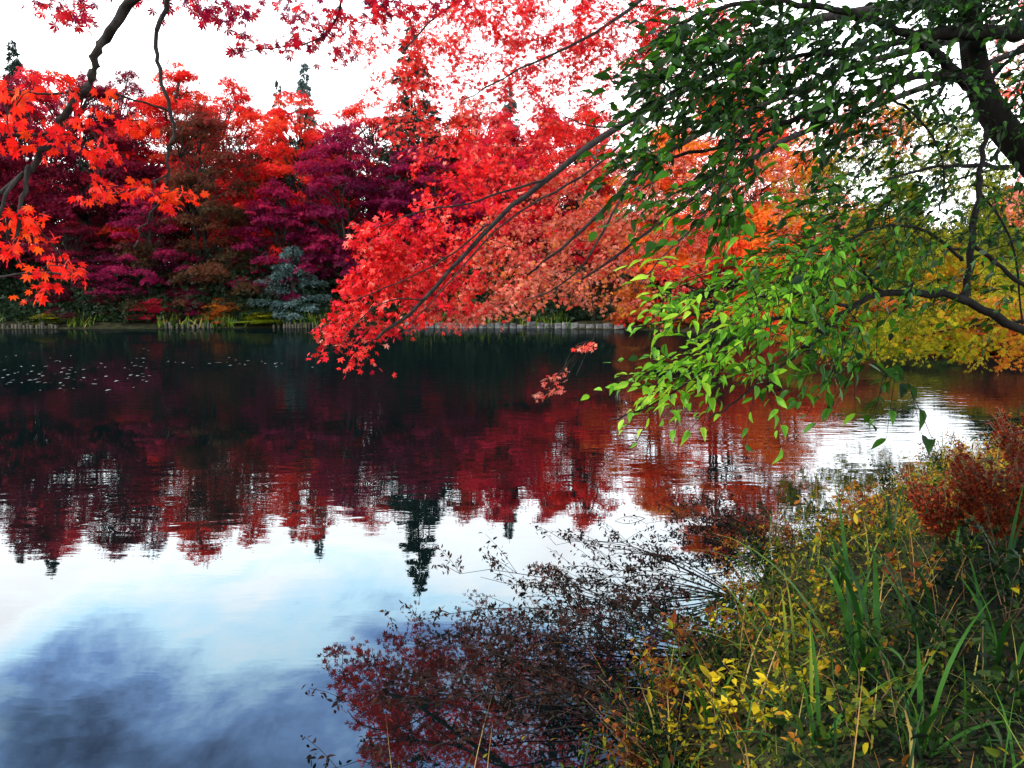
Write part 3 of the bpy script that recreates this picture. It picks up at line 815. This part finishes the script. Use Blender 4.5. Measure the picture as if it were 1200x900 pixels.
# --- the green leaved tree on the right bank
gt = Tree(norm(np.array([-.8, -.1, -.35])), 9)
root_g = thing('broadleaf_tree', 'dark leaning tree with oval green leaves filling the upper right', 'tree')
GB = np.array([5.3, 4.6])
trunk_pts = smooth(np.array([[GB[0], GB[1], zg(*GB) - .15], [4.9, 4.6, 1.1], at(1290, 300, 4.7), at(1225, 205, 4.6), at(1171, 147, 4.5), at(1149, 107, 4.5), at(1139, 58, 4.5), at(1136, 0, 4.5), at(1120, -90, 4.5)]))
parts(gt, root_g, trunk_pts, taper(.125, .05, len(trunk_pts)), [
    (limb([at(1149, 112, 4.5), at(1127, 92, 4.4), at(1100, 66, 4.3), at(1078, 44, 4.2), at(1035, 28, 4.0), at(990, 12, 3.9), at(925, 2, 3.8), at(850, 8, 3.6), at(790, 30, 3.5)]), .042, .006),
    (limb([at(1290, 60, 4.4), at(1230, 34, 4.3), at(1165, 40, 4.25), at(1120, 36, 4.2), at(1074, 43, 4.2)]), .05, .035),
    (limb([at(1130, 92, 4.4), at(1100, 84, 4.3), at(1029, 102, 4.1), at(975, 124, 4.0), at(922, 142, 3.9), at(878, 164, 3.8), at(830, 172, 3.7), at(770, 190, 3.6), at(735, 205, 3.5)]), .026, .004),
    (limb([at(1078, 44, 4.2), at(1000, 60, 4.0), at(930, 66, 3.8), at(860, 84, 3.6), at(800, 100, 3.5), at(745, 130, 3.4)]), .018, .004),
    (limb([at(1300, 440, 4.0), at(1200, 391, 3.9), at(1144, 356, 3.8), at(1100, 344, 3.75), at(1033, 342, 3.7), at(993, 360, 3.6), at(967, 391, 3.5), at(940, 408, 3.3)]), .030, .008),
    (limb([at(1129, 350, 3.8), at(1138, 289, 3.9), at(1147, 222, 4.0), at(1150, 190, 4.05), at(1155, 150, 4.3)]), .020, .012),
    (limb([at(1180, 196, 4.4), at(1150, 195, 4.1), at(1120, 193, 4.0), at(1087, 196, 3.9), at(1040, 210, 3.7)]), .016, .005),
    (limb([at(1029, 108, 4.1), at(1050, 118, 4.1), at(1073, 133, 4.0), at(1096, 164, 4.0), at(1109, 200, 3.9), at(1100, 250, 3.8)]), .009, .004),
    (limb([at(1127, 305, 3.85), at(1091, 271, 3.8), at(1055, 263, 3.7), at(1020, 267, 3.6), at(985, 290, 3.4), at(950, 320, 3.3)]), .010, .004),
    (limb([at(1138, 285, 3.9), at(1170, 310, 3.9), at(1200, 338, 3.9), at(1260, 370, 3.9)]), .010, .012),
    (limb([at(1147, 225, 4.0), at(1170, 250, 4.0), at(1190, 290, 4.0), at(1198, 380, 3.95)]), .006, .005),
    (limb([at(1149, 110, 4.5), at(1180, 70, 4.6), at(1205, 50, 4.7)]), .016, .010),
    (limb([at(967, 391, 3.5), at(930, 372, 3.3), at(900, 373, 3.1), at(877, 393, 3.0), at(847, 413, 2.95), at(807, 447, 2.9), at(760, 478, 2.85), at(715, 494, 2.85)]), .010, .0025),
    (limb([at(993, 360, 3.6), at(950, 345, 3.3), at(890, 345, 3.1), at(830, 365, 2.95), at(780, 378, 2.9), at(725, 386, 2.85)]), .009, .0025),
    (limb([at(967, 391, 3.5), at(930, 420, 3.2), at(890, 445, 3.0), at(860, 475, 2.9), at(830, 490, 2.85)]), .008, .0025),
    (limb([at(1033, 342, 3.7), at(1010, 320, 3.6), at(1008, 300, 3.55), at(985, 280, 3.4)]), .010, .004),
    (limb([at(1000, 60, 4.0), at(940, 110, 3.7), at(870, 150, 3.5), at(850, 190, 3.3), at(840, 240, 3.2)]), .008, .003),
], M_BARK_G)


def leafy(p, n_leaves, size, tint, length=.22):
    """a twig carrying alternate oval leaves along it"""
    tw = gt.connect(p, .006)
    r_ = gt.r
    d = norm(norm(tw[-1] - tw[-2]) + r_.normal(0, .25, 3) + gt.flow * .9 + [0, 0, .25])
    L = length * r_.uniform(.7, 1.2)
    t_ = np.linspace(0, 1, 4)[:, None]
    ext = tw[-1] + d * L * t_ + np.array([0, 0, -.06]) * t_ ** 2
    gt.twig(ext, np.array([.0018, .0016, .0013, .001]))
    s = np.linspace(-.3, 1, n_leaves)
    lat = norm(np.cross(d, [0, 0, 1.])); sg = np.where(np.arange(n_leaves) % 2, 1, -1)
    P_ = tw[-1] + d * (L * s)[:, None] + np.array([0, 0, -.06]) * (np.clip(s, 0, 1) ** 2)[:, None]
    tip = d * .8 + lat * sg[:, None] * r_.uniform(.3, 1.0, n_leaves)[:, None] + r_.normal(0, .28, (n_leaves, 3)) + [0, 0, -.12] + np.array([-.25, 0, 0])
    nm = r_.normal(0, .45, (n_leaves, 3)) + [0, 0, .9]
    sz_ = size * r_.uniform(.55, 1.2, n_leaves)
    gt.fol.leaves(OVAL, P_, tip, nm, np.stack([sz_ * r_.uniform(.8, 1.4, n_leaves), sz_, sz_ * r_.uniform(.2, 2.2, n_leaves)], -1), np.clip(tint - .05 + r_.normal(0, .13, n_leaves), 0, 1))


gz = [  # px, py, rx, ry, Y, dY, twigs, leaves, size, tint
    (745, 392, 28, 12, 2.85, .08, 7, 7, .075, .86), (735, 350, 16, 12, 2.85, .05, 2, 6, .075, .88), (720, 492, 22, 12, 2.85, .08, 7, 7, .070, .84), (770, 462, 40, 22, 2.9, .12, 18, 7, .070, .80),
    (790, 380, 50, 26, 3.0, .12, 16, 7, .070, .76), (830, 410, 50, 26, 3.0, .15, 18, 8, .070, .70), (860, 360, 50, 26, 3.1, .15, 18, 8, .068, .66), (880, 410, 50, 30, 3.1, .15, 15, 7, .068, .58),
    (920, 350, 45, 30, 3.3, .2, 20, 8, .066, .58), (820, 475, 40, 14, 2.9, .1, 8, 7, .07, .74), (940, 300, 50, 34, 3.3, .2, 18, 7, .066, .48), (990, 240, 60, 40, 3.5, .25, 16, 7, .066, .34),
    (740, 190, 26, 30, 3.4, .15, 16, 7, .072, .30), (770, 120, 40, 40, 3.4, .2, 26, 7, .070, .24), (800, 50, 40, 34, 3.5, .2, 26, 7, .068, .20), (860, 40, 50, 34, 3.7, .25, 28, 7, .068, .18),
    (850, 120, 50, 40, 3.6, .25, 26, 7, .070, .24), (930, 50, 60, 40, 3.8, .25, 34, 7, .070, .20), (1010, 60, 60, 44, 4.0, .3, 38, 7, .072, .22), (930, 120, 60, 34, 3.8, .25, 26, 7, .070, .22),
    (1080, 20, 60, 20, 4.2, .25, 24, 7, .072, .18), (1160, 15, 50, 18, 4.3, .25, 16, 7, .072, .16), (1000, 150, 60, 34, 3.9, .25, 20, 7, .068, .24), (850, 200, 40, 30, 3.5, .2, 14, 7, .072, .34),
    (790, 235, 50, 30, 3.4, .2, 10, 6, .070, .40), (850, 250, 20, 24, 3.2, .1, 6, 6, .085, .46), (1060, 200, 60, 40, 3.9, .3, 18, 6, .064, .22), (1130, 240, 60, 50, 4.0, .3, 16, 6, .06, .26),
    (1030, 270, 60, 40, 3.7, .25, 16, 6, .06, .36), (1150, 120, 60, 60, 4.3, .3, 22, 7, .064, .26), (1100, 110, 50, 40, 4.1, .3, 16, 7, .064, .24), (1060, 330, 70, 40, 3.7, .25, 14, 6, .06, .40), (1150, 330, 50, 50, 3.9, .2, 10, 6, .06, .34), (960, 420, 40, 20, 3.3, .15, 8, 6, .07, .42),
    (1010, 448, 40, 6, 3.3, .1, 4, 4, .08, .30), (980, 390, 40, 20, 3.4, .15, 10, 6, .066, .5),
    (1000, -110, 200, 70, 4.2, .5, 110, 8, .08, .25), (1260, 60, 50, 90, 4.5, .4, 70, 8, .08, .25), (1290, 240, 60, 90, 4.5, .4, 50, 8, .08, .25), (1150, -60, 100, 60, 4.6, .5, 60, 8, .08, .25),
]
jobs = []
for (px, py, rx, ry, Yd, dY, ns, nl, sz, ti) in gz:
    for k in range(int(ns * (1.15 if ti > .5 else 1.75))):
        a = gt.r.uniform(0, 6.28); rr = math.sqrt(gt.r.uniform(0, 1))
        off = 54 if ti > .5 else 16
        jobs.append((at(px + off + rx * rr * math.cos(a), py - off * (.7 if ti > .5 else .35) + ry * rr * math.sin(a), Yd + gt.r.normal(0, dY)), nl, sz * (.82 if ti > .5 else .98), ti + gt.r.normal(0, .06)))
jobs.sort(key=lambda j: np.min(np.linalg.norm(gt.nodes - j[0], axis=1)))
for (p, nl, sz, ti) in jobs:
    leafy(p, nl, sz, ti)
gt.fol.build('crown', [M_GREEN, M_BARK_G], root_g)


# ------------------------------------------------------------------ the near bank
r = np.random.default_rng(31)


def bank_points(n_, dmin=.0, dmax=3.5, ymax=13):
    xs = r.uniform(-.5, 11, n_ * 3); ys = r.uniform(1.9, ymax, n_ * 3)
    w_ = 1.0 / (1 + .12 * (xs ** 2 + ys ** 2) ** .5 * 2)
    d = sdist(xs, ys)
    k = (d > dmin) & (d < dmax) & (xs < ys * .85 + .9) & (r.uniform(0, 1, len(xs)) < w_ * 1.6)
    return xs[k][:n_], ys[k][:n_]


def blade(gq, base, direction, L, w_, tint, bend=.9, seg=7):
    """a long arching leaf blade with a shallow keel"""
    t_ = np.linspace(0, 1, seg)
    d = np.array([direction[0], direction[1], 0]); d = d / max(np.linalg.norm(d), 1e-6)
    ang = R(direction[2]) - bend * t_ ** 1.6
    step = L / (seg - 1)
    pts = [np.array(base, float)]
    for a in ang[:-1]:
        pts.append(pts[-1] + step * (d * math.cos(a) + np.array([0, 0, math.sin(a)])))
    pts = np.array(pts)
    side = norm(np.cross(d, [0, 0, 1.]))
    ww = w_ * np.clip(np.minimum(.55 + 2 * t_, (1 - t_) * 2.2), .03, 1)
    kn = np.array([0, 0, -1.]) * .25
    V = np.stack([pts - side * ww[:, None], pts + kn * ww[:, None], pts + side * ww[:, None]], 1).reshape(-1, 3)
    L_, T_ = [], []
    for s in range(seg - 1):
        for k in (0, 1):
            b = 3 * s + k
            L_ += [b, b + 1, b + 4, b + 3]; T_.append(4)
    gq.add(V, L_, T_, np.clip(np.full(len(V), tint) + np.repeat(t_ ** 3 * r.uniform(-.05, .3), 3), 0, 1))


# ground cover: low leaves, grass and fallen leaves
gc = Geo()
xs, ys = bank_points(62000, dmin=-.30)
n_ = len(xs)
d_ = sdist(xs, ys)
hh = np.minimum(r.gamma(1.6, .07, n_), .5) * np.clip(.5 + .5 * np.sin(xs * 3.1 + ys) * np.sin(ys * 2.7 - xs * 1.3) + r.uniform(0, .6, n_), .15, 1.4)
zz = np.maximum(ground(xs, ys), 0) + hh * np.where(d_ < 0, .7, 1) + np.where(d_ < 0, .03, 0)
russet = sstep(4.6, 6.6, ys + r.normal(0, .5, n_)); golden = (1 - sstep(.3, 1.0, d_ + r.normal(0, .2, n_))) * (1 - russet)
pt = .07 + .55 * russet + .32 * golden + .10 * np.sin(xs * 4.1 + 1) * np.sin(ys * 3.7) + r.normal(0, .10, n_) + (r.random(n_) < .10) * r.uniform(.2, .7, n_)
for tpl, sel in ((SLIM, np.arange(n_) % 2 == 0), (OVAL, np.arange(n_) % 2 == 1)):
    k = np.nonzero(sel)[0]
    gc.leaves(tpl, np.stack([xs, ys, zz], -1)[k], rvec(len(k), .1, r), rvec(len(k), 1.0, r), r.gamma(5, .0072, len(k)) * np.where(d_[k] < 0, .7, 1), np.clip(pt[k], 0, 1))
tag(gc.build('ground_cover', M_WEED), 'low mixed weeds covering the near bank', 'ground cover', kind='stuff')
gg = Geo()
xs, ys = bank_points(2600, dmin=-.15)
for x, y, z in zip(xs, ys, ground(xs, ys)):
    blade(gg, (x, y, max(z, 0) - .04), (r.normal(), r.normal(), r.uniform(50, 88)), r.uniform(.18, .55), r.uniform(.0022, .006), float(np.clip(r.normal(.30, .24), 0, 1)), bend=r.uniform(.3, 1.5), seg=5)
xs, ys = bank_points(1500, dmin=-.2)
for x, y, z in zip(xs, ys, ground(xs, ys)):
    blade(gg, (x, y, max(z, 0) - .03), (r.normal(), r.normal(), r.uniform(20, 85)), r.uniform(.2, .65), r.uniform(.0012, .003), float(np.clip(r.normal(.85, .15), 0, 1)), bend=r.uniform(-.4, 1.6), seg=6)
tag(gg.build('grass', M_BLADE), 'thin grass growing through the weeds of the near bank', 'grass', kind='stuff')


def clump(x, y, n_b, Lr, wr, tints, label, name='sedge_clump', cat='grass clump', group='arching grass clumps on the near bank', lean=(0, 0), tilt=(40, 82), bend=(.5, 1.5)):
    z = zg(x, y)
    root = thing(name, label, cat, (x, y, z), group)
    for k in range(n_b):
        gq = Geo()
        a = r.uniform(0, 6.28)
        blade(gq, (r.normal(0, .03), r.normal(0, .03), -.03), (math.cos(a) + lean[0], math.sin(a) + lean[1], r.uniform(*tilt)), r.uniform(*Lr) * 1.15, r.uniform(*wr) * .85, float(r.uniform(*tints)), bend=r.uniform(*bend), seg=9)
        gq.build('blade', M_BLADE, root)
    return root


def bank(px, py):
    """where the sight line of a pixel meets the near bank"""
    lo = np.linspace(2.2, 14, 400)
    for Yd in lo:
        p = at(px, py, Yd)
        if p[2] <= max(zg(p[0], p[1]), 0): return p[0], p[1]
    return p[0], p[1]


for (px, py, nb, Lr, wr, ti, lab, lean) in [
    (1010, 800, 14, (.5, .85), (.010, .018), (.12, .4), 'largest clump of broad dark green blades mid bank', (-.2, 0)),
    (985, 700, 9, (.35, .6), (.008, .014), (.15, .4), 'clump of upright green blades in front of the russet weeds', (0, 0)),
    (1090, 760, 9, (.4, .7), (.008, .014), (.05, .35), 'clump of dark arching blades beside the largest clump', (-.3, 0)),
    (1170, 800, 10, (.4, .7), (.008, .013), (.05, .35), 'shaded clump of long blades at the right edge', (-.3, 0)),
    (925, 790, 8, (.35, .6), (.007, .011), (.35, .6), 'yellowing clump of narrow blades behind the yellow seedling', (-.3, .1)),
    (955, 880, 10, (.3, .55), (.007, .012), (.2, .62), 'low grass clump with one orange dried blade at the bottom', (.1, .1)),
    (1080, 880, 9, (.35, .6), (.008, .013), (.1, .35), 'dark green grass clump in the bottom right', (-.2, .2)),
    (830, 850, 7, (.3, .55), (.006, .009), (.3, .6), 'thin yellow green clump at the water edge', (-.6, .1)),
    (905, 690, 7, (.4, .7), (.007, .011), (.1, .4), 'clump of blades bending out over the dark reflections', (-.9, 0)),
    (1120, 660, 7, (.35, .55), (.007, .012), (.15, .45), 'grass clump growing in front of the burgundy shrub', (0, 0)),
    (1050, 640, 6, (.4, .7), (.008, .012), (.05, .3), 'clump with a long dark blade leaning to the right at the russet bank', (.7, .2)),
    (1180, 690, 6, (.35, .6), (.008, .012), (.1, .4), 'small clump of green blades by the right edge below the burgundy shrub', (-.2, 0)),
    (870, 890, 12, (.2, .4), (.004, .007), (.1, .35), 'short dense tuft of fine green grass at the bottom edge', (0, .1)),
    (780, 895, 6, (.25, .4), (.004, .007), (.45, .75), 'small straw coloured tuft at the bottom waterline', (-.5, .2)),
]:
    x, y = bank(px, py)
    clump(x, y, nb, Lr, wr, ti, lab, lean=lean)


def seedling(px, py, h_, n_l, size, m_, tints, label, name='seedling', cat='plant', group=None, tpl=KITE, lean=(0, 0), stems=1):
    x, y = bank(px, py)
    root = thing(name, label, cat, (x, y, zg(x, y)), group)
    st, fo = Geo(), Geo()
    for s in range(stems):
        a = r.uniform(0, 6.28); sp = .18 * h_ if stems == 1 else .45 * h_
        top = np.array([math.cos(a) * sp + lean[0] * h_, math.sin(a) * sp + lean[1] * h_, h_ * r.uniform(.75, 1.05)])
        t_ = np.linspace(0, 1, 6)[:, None]
        pts = top * t_ * np.array([1, 1, 1]) + np.array([0, 0, .08 * h_]) * np.sin(t_ * math.pi) + r.normal(0, .015 * h_, (6, 3)) * t_
        st.tube(pts, taper(.0035, .0014, 6) * (.7 + h_), 4)
        s_ = np.sort(r.uniform(.22, 1, n_l))
        P_ = np.stack([np.interp(s_, t_[:, 0], pts[:, k]) for k in range(3)], -1)
        tip = np.stack([np.cos(s_ * 31 + a), np.sin(s_ * 31 + a), np.full(n_l, .1)], -1) + r.normal(0, .3, (n_l, 3))
        P_ = P_ + norm(tip) * (h_ * .10 * (1.15 - s_))[:, None]
        fo.leaves(tpl, P_, tip, rvec(n_l, 1.6, r), size * r.uniform(.6, 1.15, n_l), r.uniform(*tints, n_l))
    st.build('stem', M_DRY, root); fo.build('foliage', m_, root)
    return root


Yg = 'yellow leaved seedlings on the near bank'
for (px, py, h_, nl, sz, lab, st) in [
    (878, 845, .26, 16, .060, 'bright yellow seedling with pale broad leaves at mid bank', 2), (845, 880, .22, 14, .045, 'yellow seedling near the bottom waterline', 2),
    (790, 880, .24, 12, .040, 'amber yellow sprig leaning out over the water', 2), (905, 860, .18, 12, .045, 'small yellow seedling right of the brightest one', 2),
    (760, 895, .20, 12, .038, 'golden brown sprig at the bottom of the waterline', 2), (840, 770, .28, 10, .040, 'orange yellow sprig against the dark reflections', 1),
    (905, 780, .25, 14, .040, 'yellow green seedling under the thin grass blades', 2), (820, 830, .2, 12, .04, 'low golden seedling by the waters edge', 2)]:
    seedling(px, py, h_, nl, sz, M_YEL, (.1, .95) if 'amber' in lab or 'orange' in lab or 'golden' in lab else (.0, .7), lab, 'yellow_seedling', 'seedling', Yg, OVAL if sz > .05 else KITE, stems=st)
for (px, py, h_, nl, sz, lab, st, ti) in [
    (900, 720, .42, 30, .040, 'dark green weed with many small leaves over the waterline', 4, (.1, .4)), (960, 740, .40, 30, .045, 'green and orange weed in the middle of the bank', 4, (.15, .7)),
    (1060, 720, .35, 30, .045, 'russet weed below the burgundy shrub', 4, (.5, .95)), (1010, 640, .40, 34, .045, 'orange brown weed at the upper waterline', 5, (.55, .95)),
    (960, 650, .35, 26, .045, 'tan and green weed touching the water', 4, (.2, .9)), (1130, 720, .38, 30, .05, 'dark leafy weed in the shade at the right', 4, (.0, .25)),
    (1180, 740, .45, 34, .05, 'shaded green weed at the right edge of the bank', 5, (.0, .25)), (1150, 860, .32, 30, .05, 'dark weed in the bottom right corner', 4, (.0, .3)),
    (1050, 830, .30, 30, .045, 'leafy green weed between two grass clumps', 4, (.05, .4)), (1000, 880, .25, 26, .04, 'olive weed at the bottom of the bank', 4, (.2, .5)),
    (930, 830, .28, 26, .04, 'yellow green weed beside the brightest yellow seedling', 4, (.3, .6)), (1110, 800, .3, 28, .045, 'low dark green weed right of the largest clump', 4, (.05, .35)),
    (1090, 600, .5, 34, .05, 'green weed sprouting at the foot of the burgundy shrub', 4, (.1, .4)), (870, 760, .3, 24, .035, 'sparse twiggy weed in the shallows', 4, (.3, .95))]:
    seedling(px, py, h_, nl, sz, M_WEED, ti, lab, 'weed', 'weed', 'leafy weeds on the near bank', KITE, stems=st)
# weeds that lean out over the water along the edge
edge_labels = ['at the bottom edge of the view', 'just above the bottom waterline', 'beside the golden sprig', 'below the dry twigs', 'next to the yellow seedlings', 'by the thick dark stalk',
               'left of the fine grass tuft', 'in front of the dark reflections', 'under the bent dry stalk', 'below the russet weeds', 'at the foot of the tan weed', 'by the narrow shallows',
               'in front of the orange brown weed', 'left of the russet red shrub', 'below the burgundy shrub', 'by the glittering water', 'near the inlet', 'at the far end of the bank']
for k, el in enumerate(edge_labels):
    tt = k / (len(edge_labels) - 1)
    edge = [(.45, 2.75), (1.0, 3.6), (1.6, 4.8), (2.55, 6.0), (3.9, 7.3), (5.6, 9.0), (7.0, 10.0)]
    ex = np.interp(tt ** 1.3 * 6, range(7), [e[0] for e in edge]) + r.normal(0, .06); ey = np.interp(tt ** 1.3 * 6, range(7), [e[1] for e in edge])
    root = thing('waterside_weed', ['dark', 'reddish', 'green', 'tawny'][k % 4] + ' twiggy weed leaning over the water ' + el, 'weed', (ex, ey, max(zg(ex, ey), 0)), 'weeds leaning over the water')
    st, fo = Geo(), Geo()
    for q_ in range(13):
        L = r.uniform(.12, .42)
        a = math.radians(r.normal(150, 45)); e = np.array([math.cos(a) * L * .7, math.sin(a) * L * .7, L * r.uniform(.35, 1.0)])
        b = np.array([0, 0, -.06])
        pts = smooth(np.array([b, b + e * .5 + [0, 0, .05], b + e]), 1); st.tube(pts, taper(.003, .001, len(pts)), 4)
        m_ = 18; s_ = r.uniform(.25, 1.0, m_)
        P_ = b + e * s_[:, None] + np.array([0, 0, .1]) * np.sin(s_ * 3.1)[:, None] + r.normal(0, .03, (m_, 3))
        c_ = [(.0, .12), (.75, 1.0), (.02, .25), (.55, 1.0)][k % 4]
        fo.leaves(KITE if q_ % 2 else OVAL, P_, rvec(m_, .1, r), rvec(m_, 1.2, r), r.uniform(.018, .042, m_), r.uniform(*c_, m_))
    st.build('stem', M_DRY, root); fo.build('foliage', M_WEED, root)
# added dark shrubs over the water, standing in for the maple's dark reflection
M_DTW = bark_mat('reflection_shrub_twigs', (.010, .008, .007), (.035, .025, .018), 30)
M_DLF = leaf_mat('withered_leaves', [(.008, .006, .005), (.022, .012, .008), (.05, .018, .010)], transl=.1, spec=.05)
for (bx, by, sp, ln, lab) in [(.75, 3.25, (165, 32), 1.45, 'added dark shrub imitating the maple reflection at the bottom of the view'), (1.15, 3.95, (172, 26), 1.75, 'added dark shrub imitating the maple reflection farthest out over the water'),
                              (1.55, 4.75, (165, 30), 1.35, 'added dark twiggy shrub above the other imitated maple reflections'), (2.2, 5.7, (160, 30), 1.1, 'small added dark shrub imitating the maple reflection next to the bright water')]:
    root = thing('reflection_shrub', lab, 'shrub', (bx, by, max(zg(bx, by), 0)), 'added shrubs imitating the maple reflection')
    st, fo = Geo(), Geo()
    for q_ in range(13):
        a = math.radians(r.normal(*sp)); L = ln * r.uniform(.45, 1.1); el = r.uniform(.05, .26)
        t_ = np.linspace(0, 1, 9)[:, None]
        w_ = r.normal(0, .05, (9, 3)) * t_; w_ = np.cumsum(w_, 0) * .5
        pts = np.array([0, 0, -.05]) + np.array([math.cos(a) * L, math.sin(a) * L, 0]) * t_ + np.array([0, 0, 1.]) * (el * np.sin(t_ * 2.3) * (.6 + L * .4) + .02) + w_ * [1, 1, .5]
        pts[:, 2] = np.maximum(pts[:, 2], -.05 + .07 * t_[:, 0]); pts[0] = (0, 0, -.05)
        st.tube(pts, taper(.006, .0014, 9), 5)
        for m_ in range(7):
            k0 = r.integers(3, 9); b = pts[k0]
            e = b + np.array([math.cos(a + r.normal(0, .8)), math.sin(a + r.normal(0, .8)), r.uniform(-.1, .7)]) * r.uniform(.08, .28)
            e[2] = max(e[2], .02)
            tw = smooth(np.array([b, (b + e) / 2 + [0, 0, .02], e]), 1); st.tube(tw, taper(.002, .0009, len(tw)), 4)
            n_ = int(r.integers(9, 20)); s_ = r.uniform(.35, 1.05, n_)[:, None]
            P_ = b + (e - b) * s_ + r.normal(0, .012, (n_, 3))
            fo.leaves(OVAL, P_, rvec(n_, -.3, r), rvec(n_, .8, r), r.uniform(.020, .042, n_), r.uniform(0, 1, n_))
    st.build('branches', M_DTW, root); fo.build('foliage', M_DLF, root)
# burgundy shrubs
for (px, py, h_, ns, nl, lab, m_) in [(1165, 650, .62, 60, 60, 'rounded burgundy shrub on the bank at the right edge', M_BURG), (1100, 645, .45, 40, 44, 'smaller russet red shrub beside the burgundy one', M_BURG),
                                      (1215, 600, .70, 50, 60, 'tall burgundy shrub cut by the right edge', M_BURG)]:
    seedling(px, py, h_, nl * 2, .026, m_, (.0, .75) if 'burg' in lab else (.3, 1), lab, 'burgundy_shrub', 'shrub', None, KITE, stems=ns)
# dry stalks standing in the shallows
for ((bx, by), tips, lab) in [((1.35, 6.6), [(672, 650)], 'dry bent stalk arching over the bright water'), ((.95, 5.2), [(800, 700), (775, 720)], 'thick dark stalk leaning from the shallows'),
                            ((.55, 3.9), [(560, 790), (640, 820)], 'long bare twig lying across the dark reflections'), ((.35, 3.4), [(640, 850), (590, 830)], 'broken brown twig at the bottom waterline'),
                            ((1.9, 7.2), [(860, 590), (835, 625)], 'thin pale stalk bending left over the reflections')]:
    gq = Geo()
    for (px, py) in tips:
        Yt = by + r.normal(0, .15)
        e = at(px, py, Yt)
        b = np.array([bx + r.normal(0, .04), by + r.normal(0, .05), -.05])
        mid = (b + e) / 2 + np.array([0, 0, .22 * np.linalg.norm(e - b)])
        pts = smooth(np.array([b, (b + mid) / 2 + [0, 0, .06], mid, e + [.02, 0, .04], e]))
        gq.tube(pts, taper(.004, .0010, len(pts)), 5)
    tag(gq.build('dry_stalk', M_DRY, loc=(bx, by, 0)), lab, 'stalk', 'dry stalks in the shallows')

# floating leaves on the left of the pond
m_float = leaf_mat('floating_leaf', [(.16, .13, .08), (.3, .26, .2)], transl=0.0, rough=.25, spec=.5)
gq = Geo(); gq.leaves(OVAL, np.array([[0, 0, .008]]), np.array([[0., 1, 0]]), np.array([[0, 0, 1.]]), np.array([1.0]), np.array([.5]))
fl0 = gq.build('floating_leaf', m_float)
tag(fl0, 'pale fallen leaf floating on the dark water at the left', 'leaf', 'pale leaves floating on the pond')
for k in range(110):
    o = fl0 if k == 0 else fl0.copy()
    if k: COL.objects.link(o)
    px = r.uniform(0, 175) if r.random() < .75 else r.uniform(150, 370)
    py = r.normal(437, 11) if px < 175 else r.normal(425, 3)
    a = math.atan((py - 346) / FPX)
    Yd = CAM_H / math.tan(max(a, .04))
    o.location = ((px - 600) / FPX * Yd, Yd, .004)
    o.rotation_euler = (0, 0, r.uniform(0, 6.28))
    s = r.uniform(.10, .2); o.scale = (s, s, s * .5)
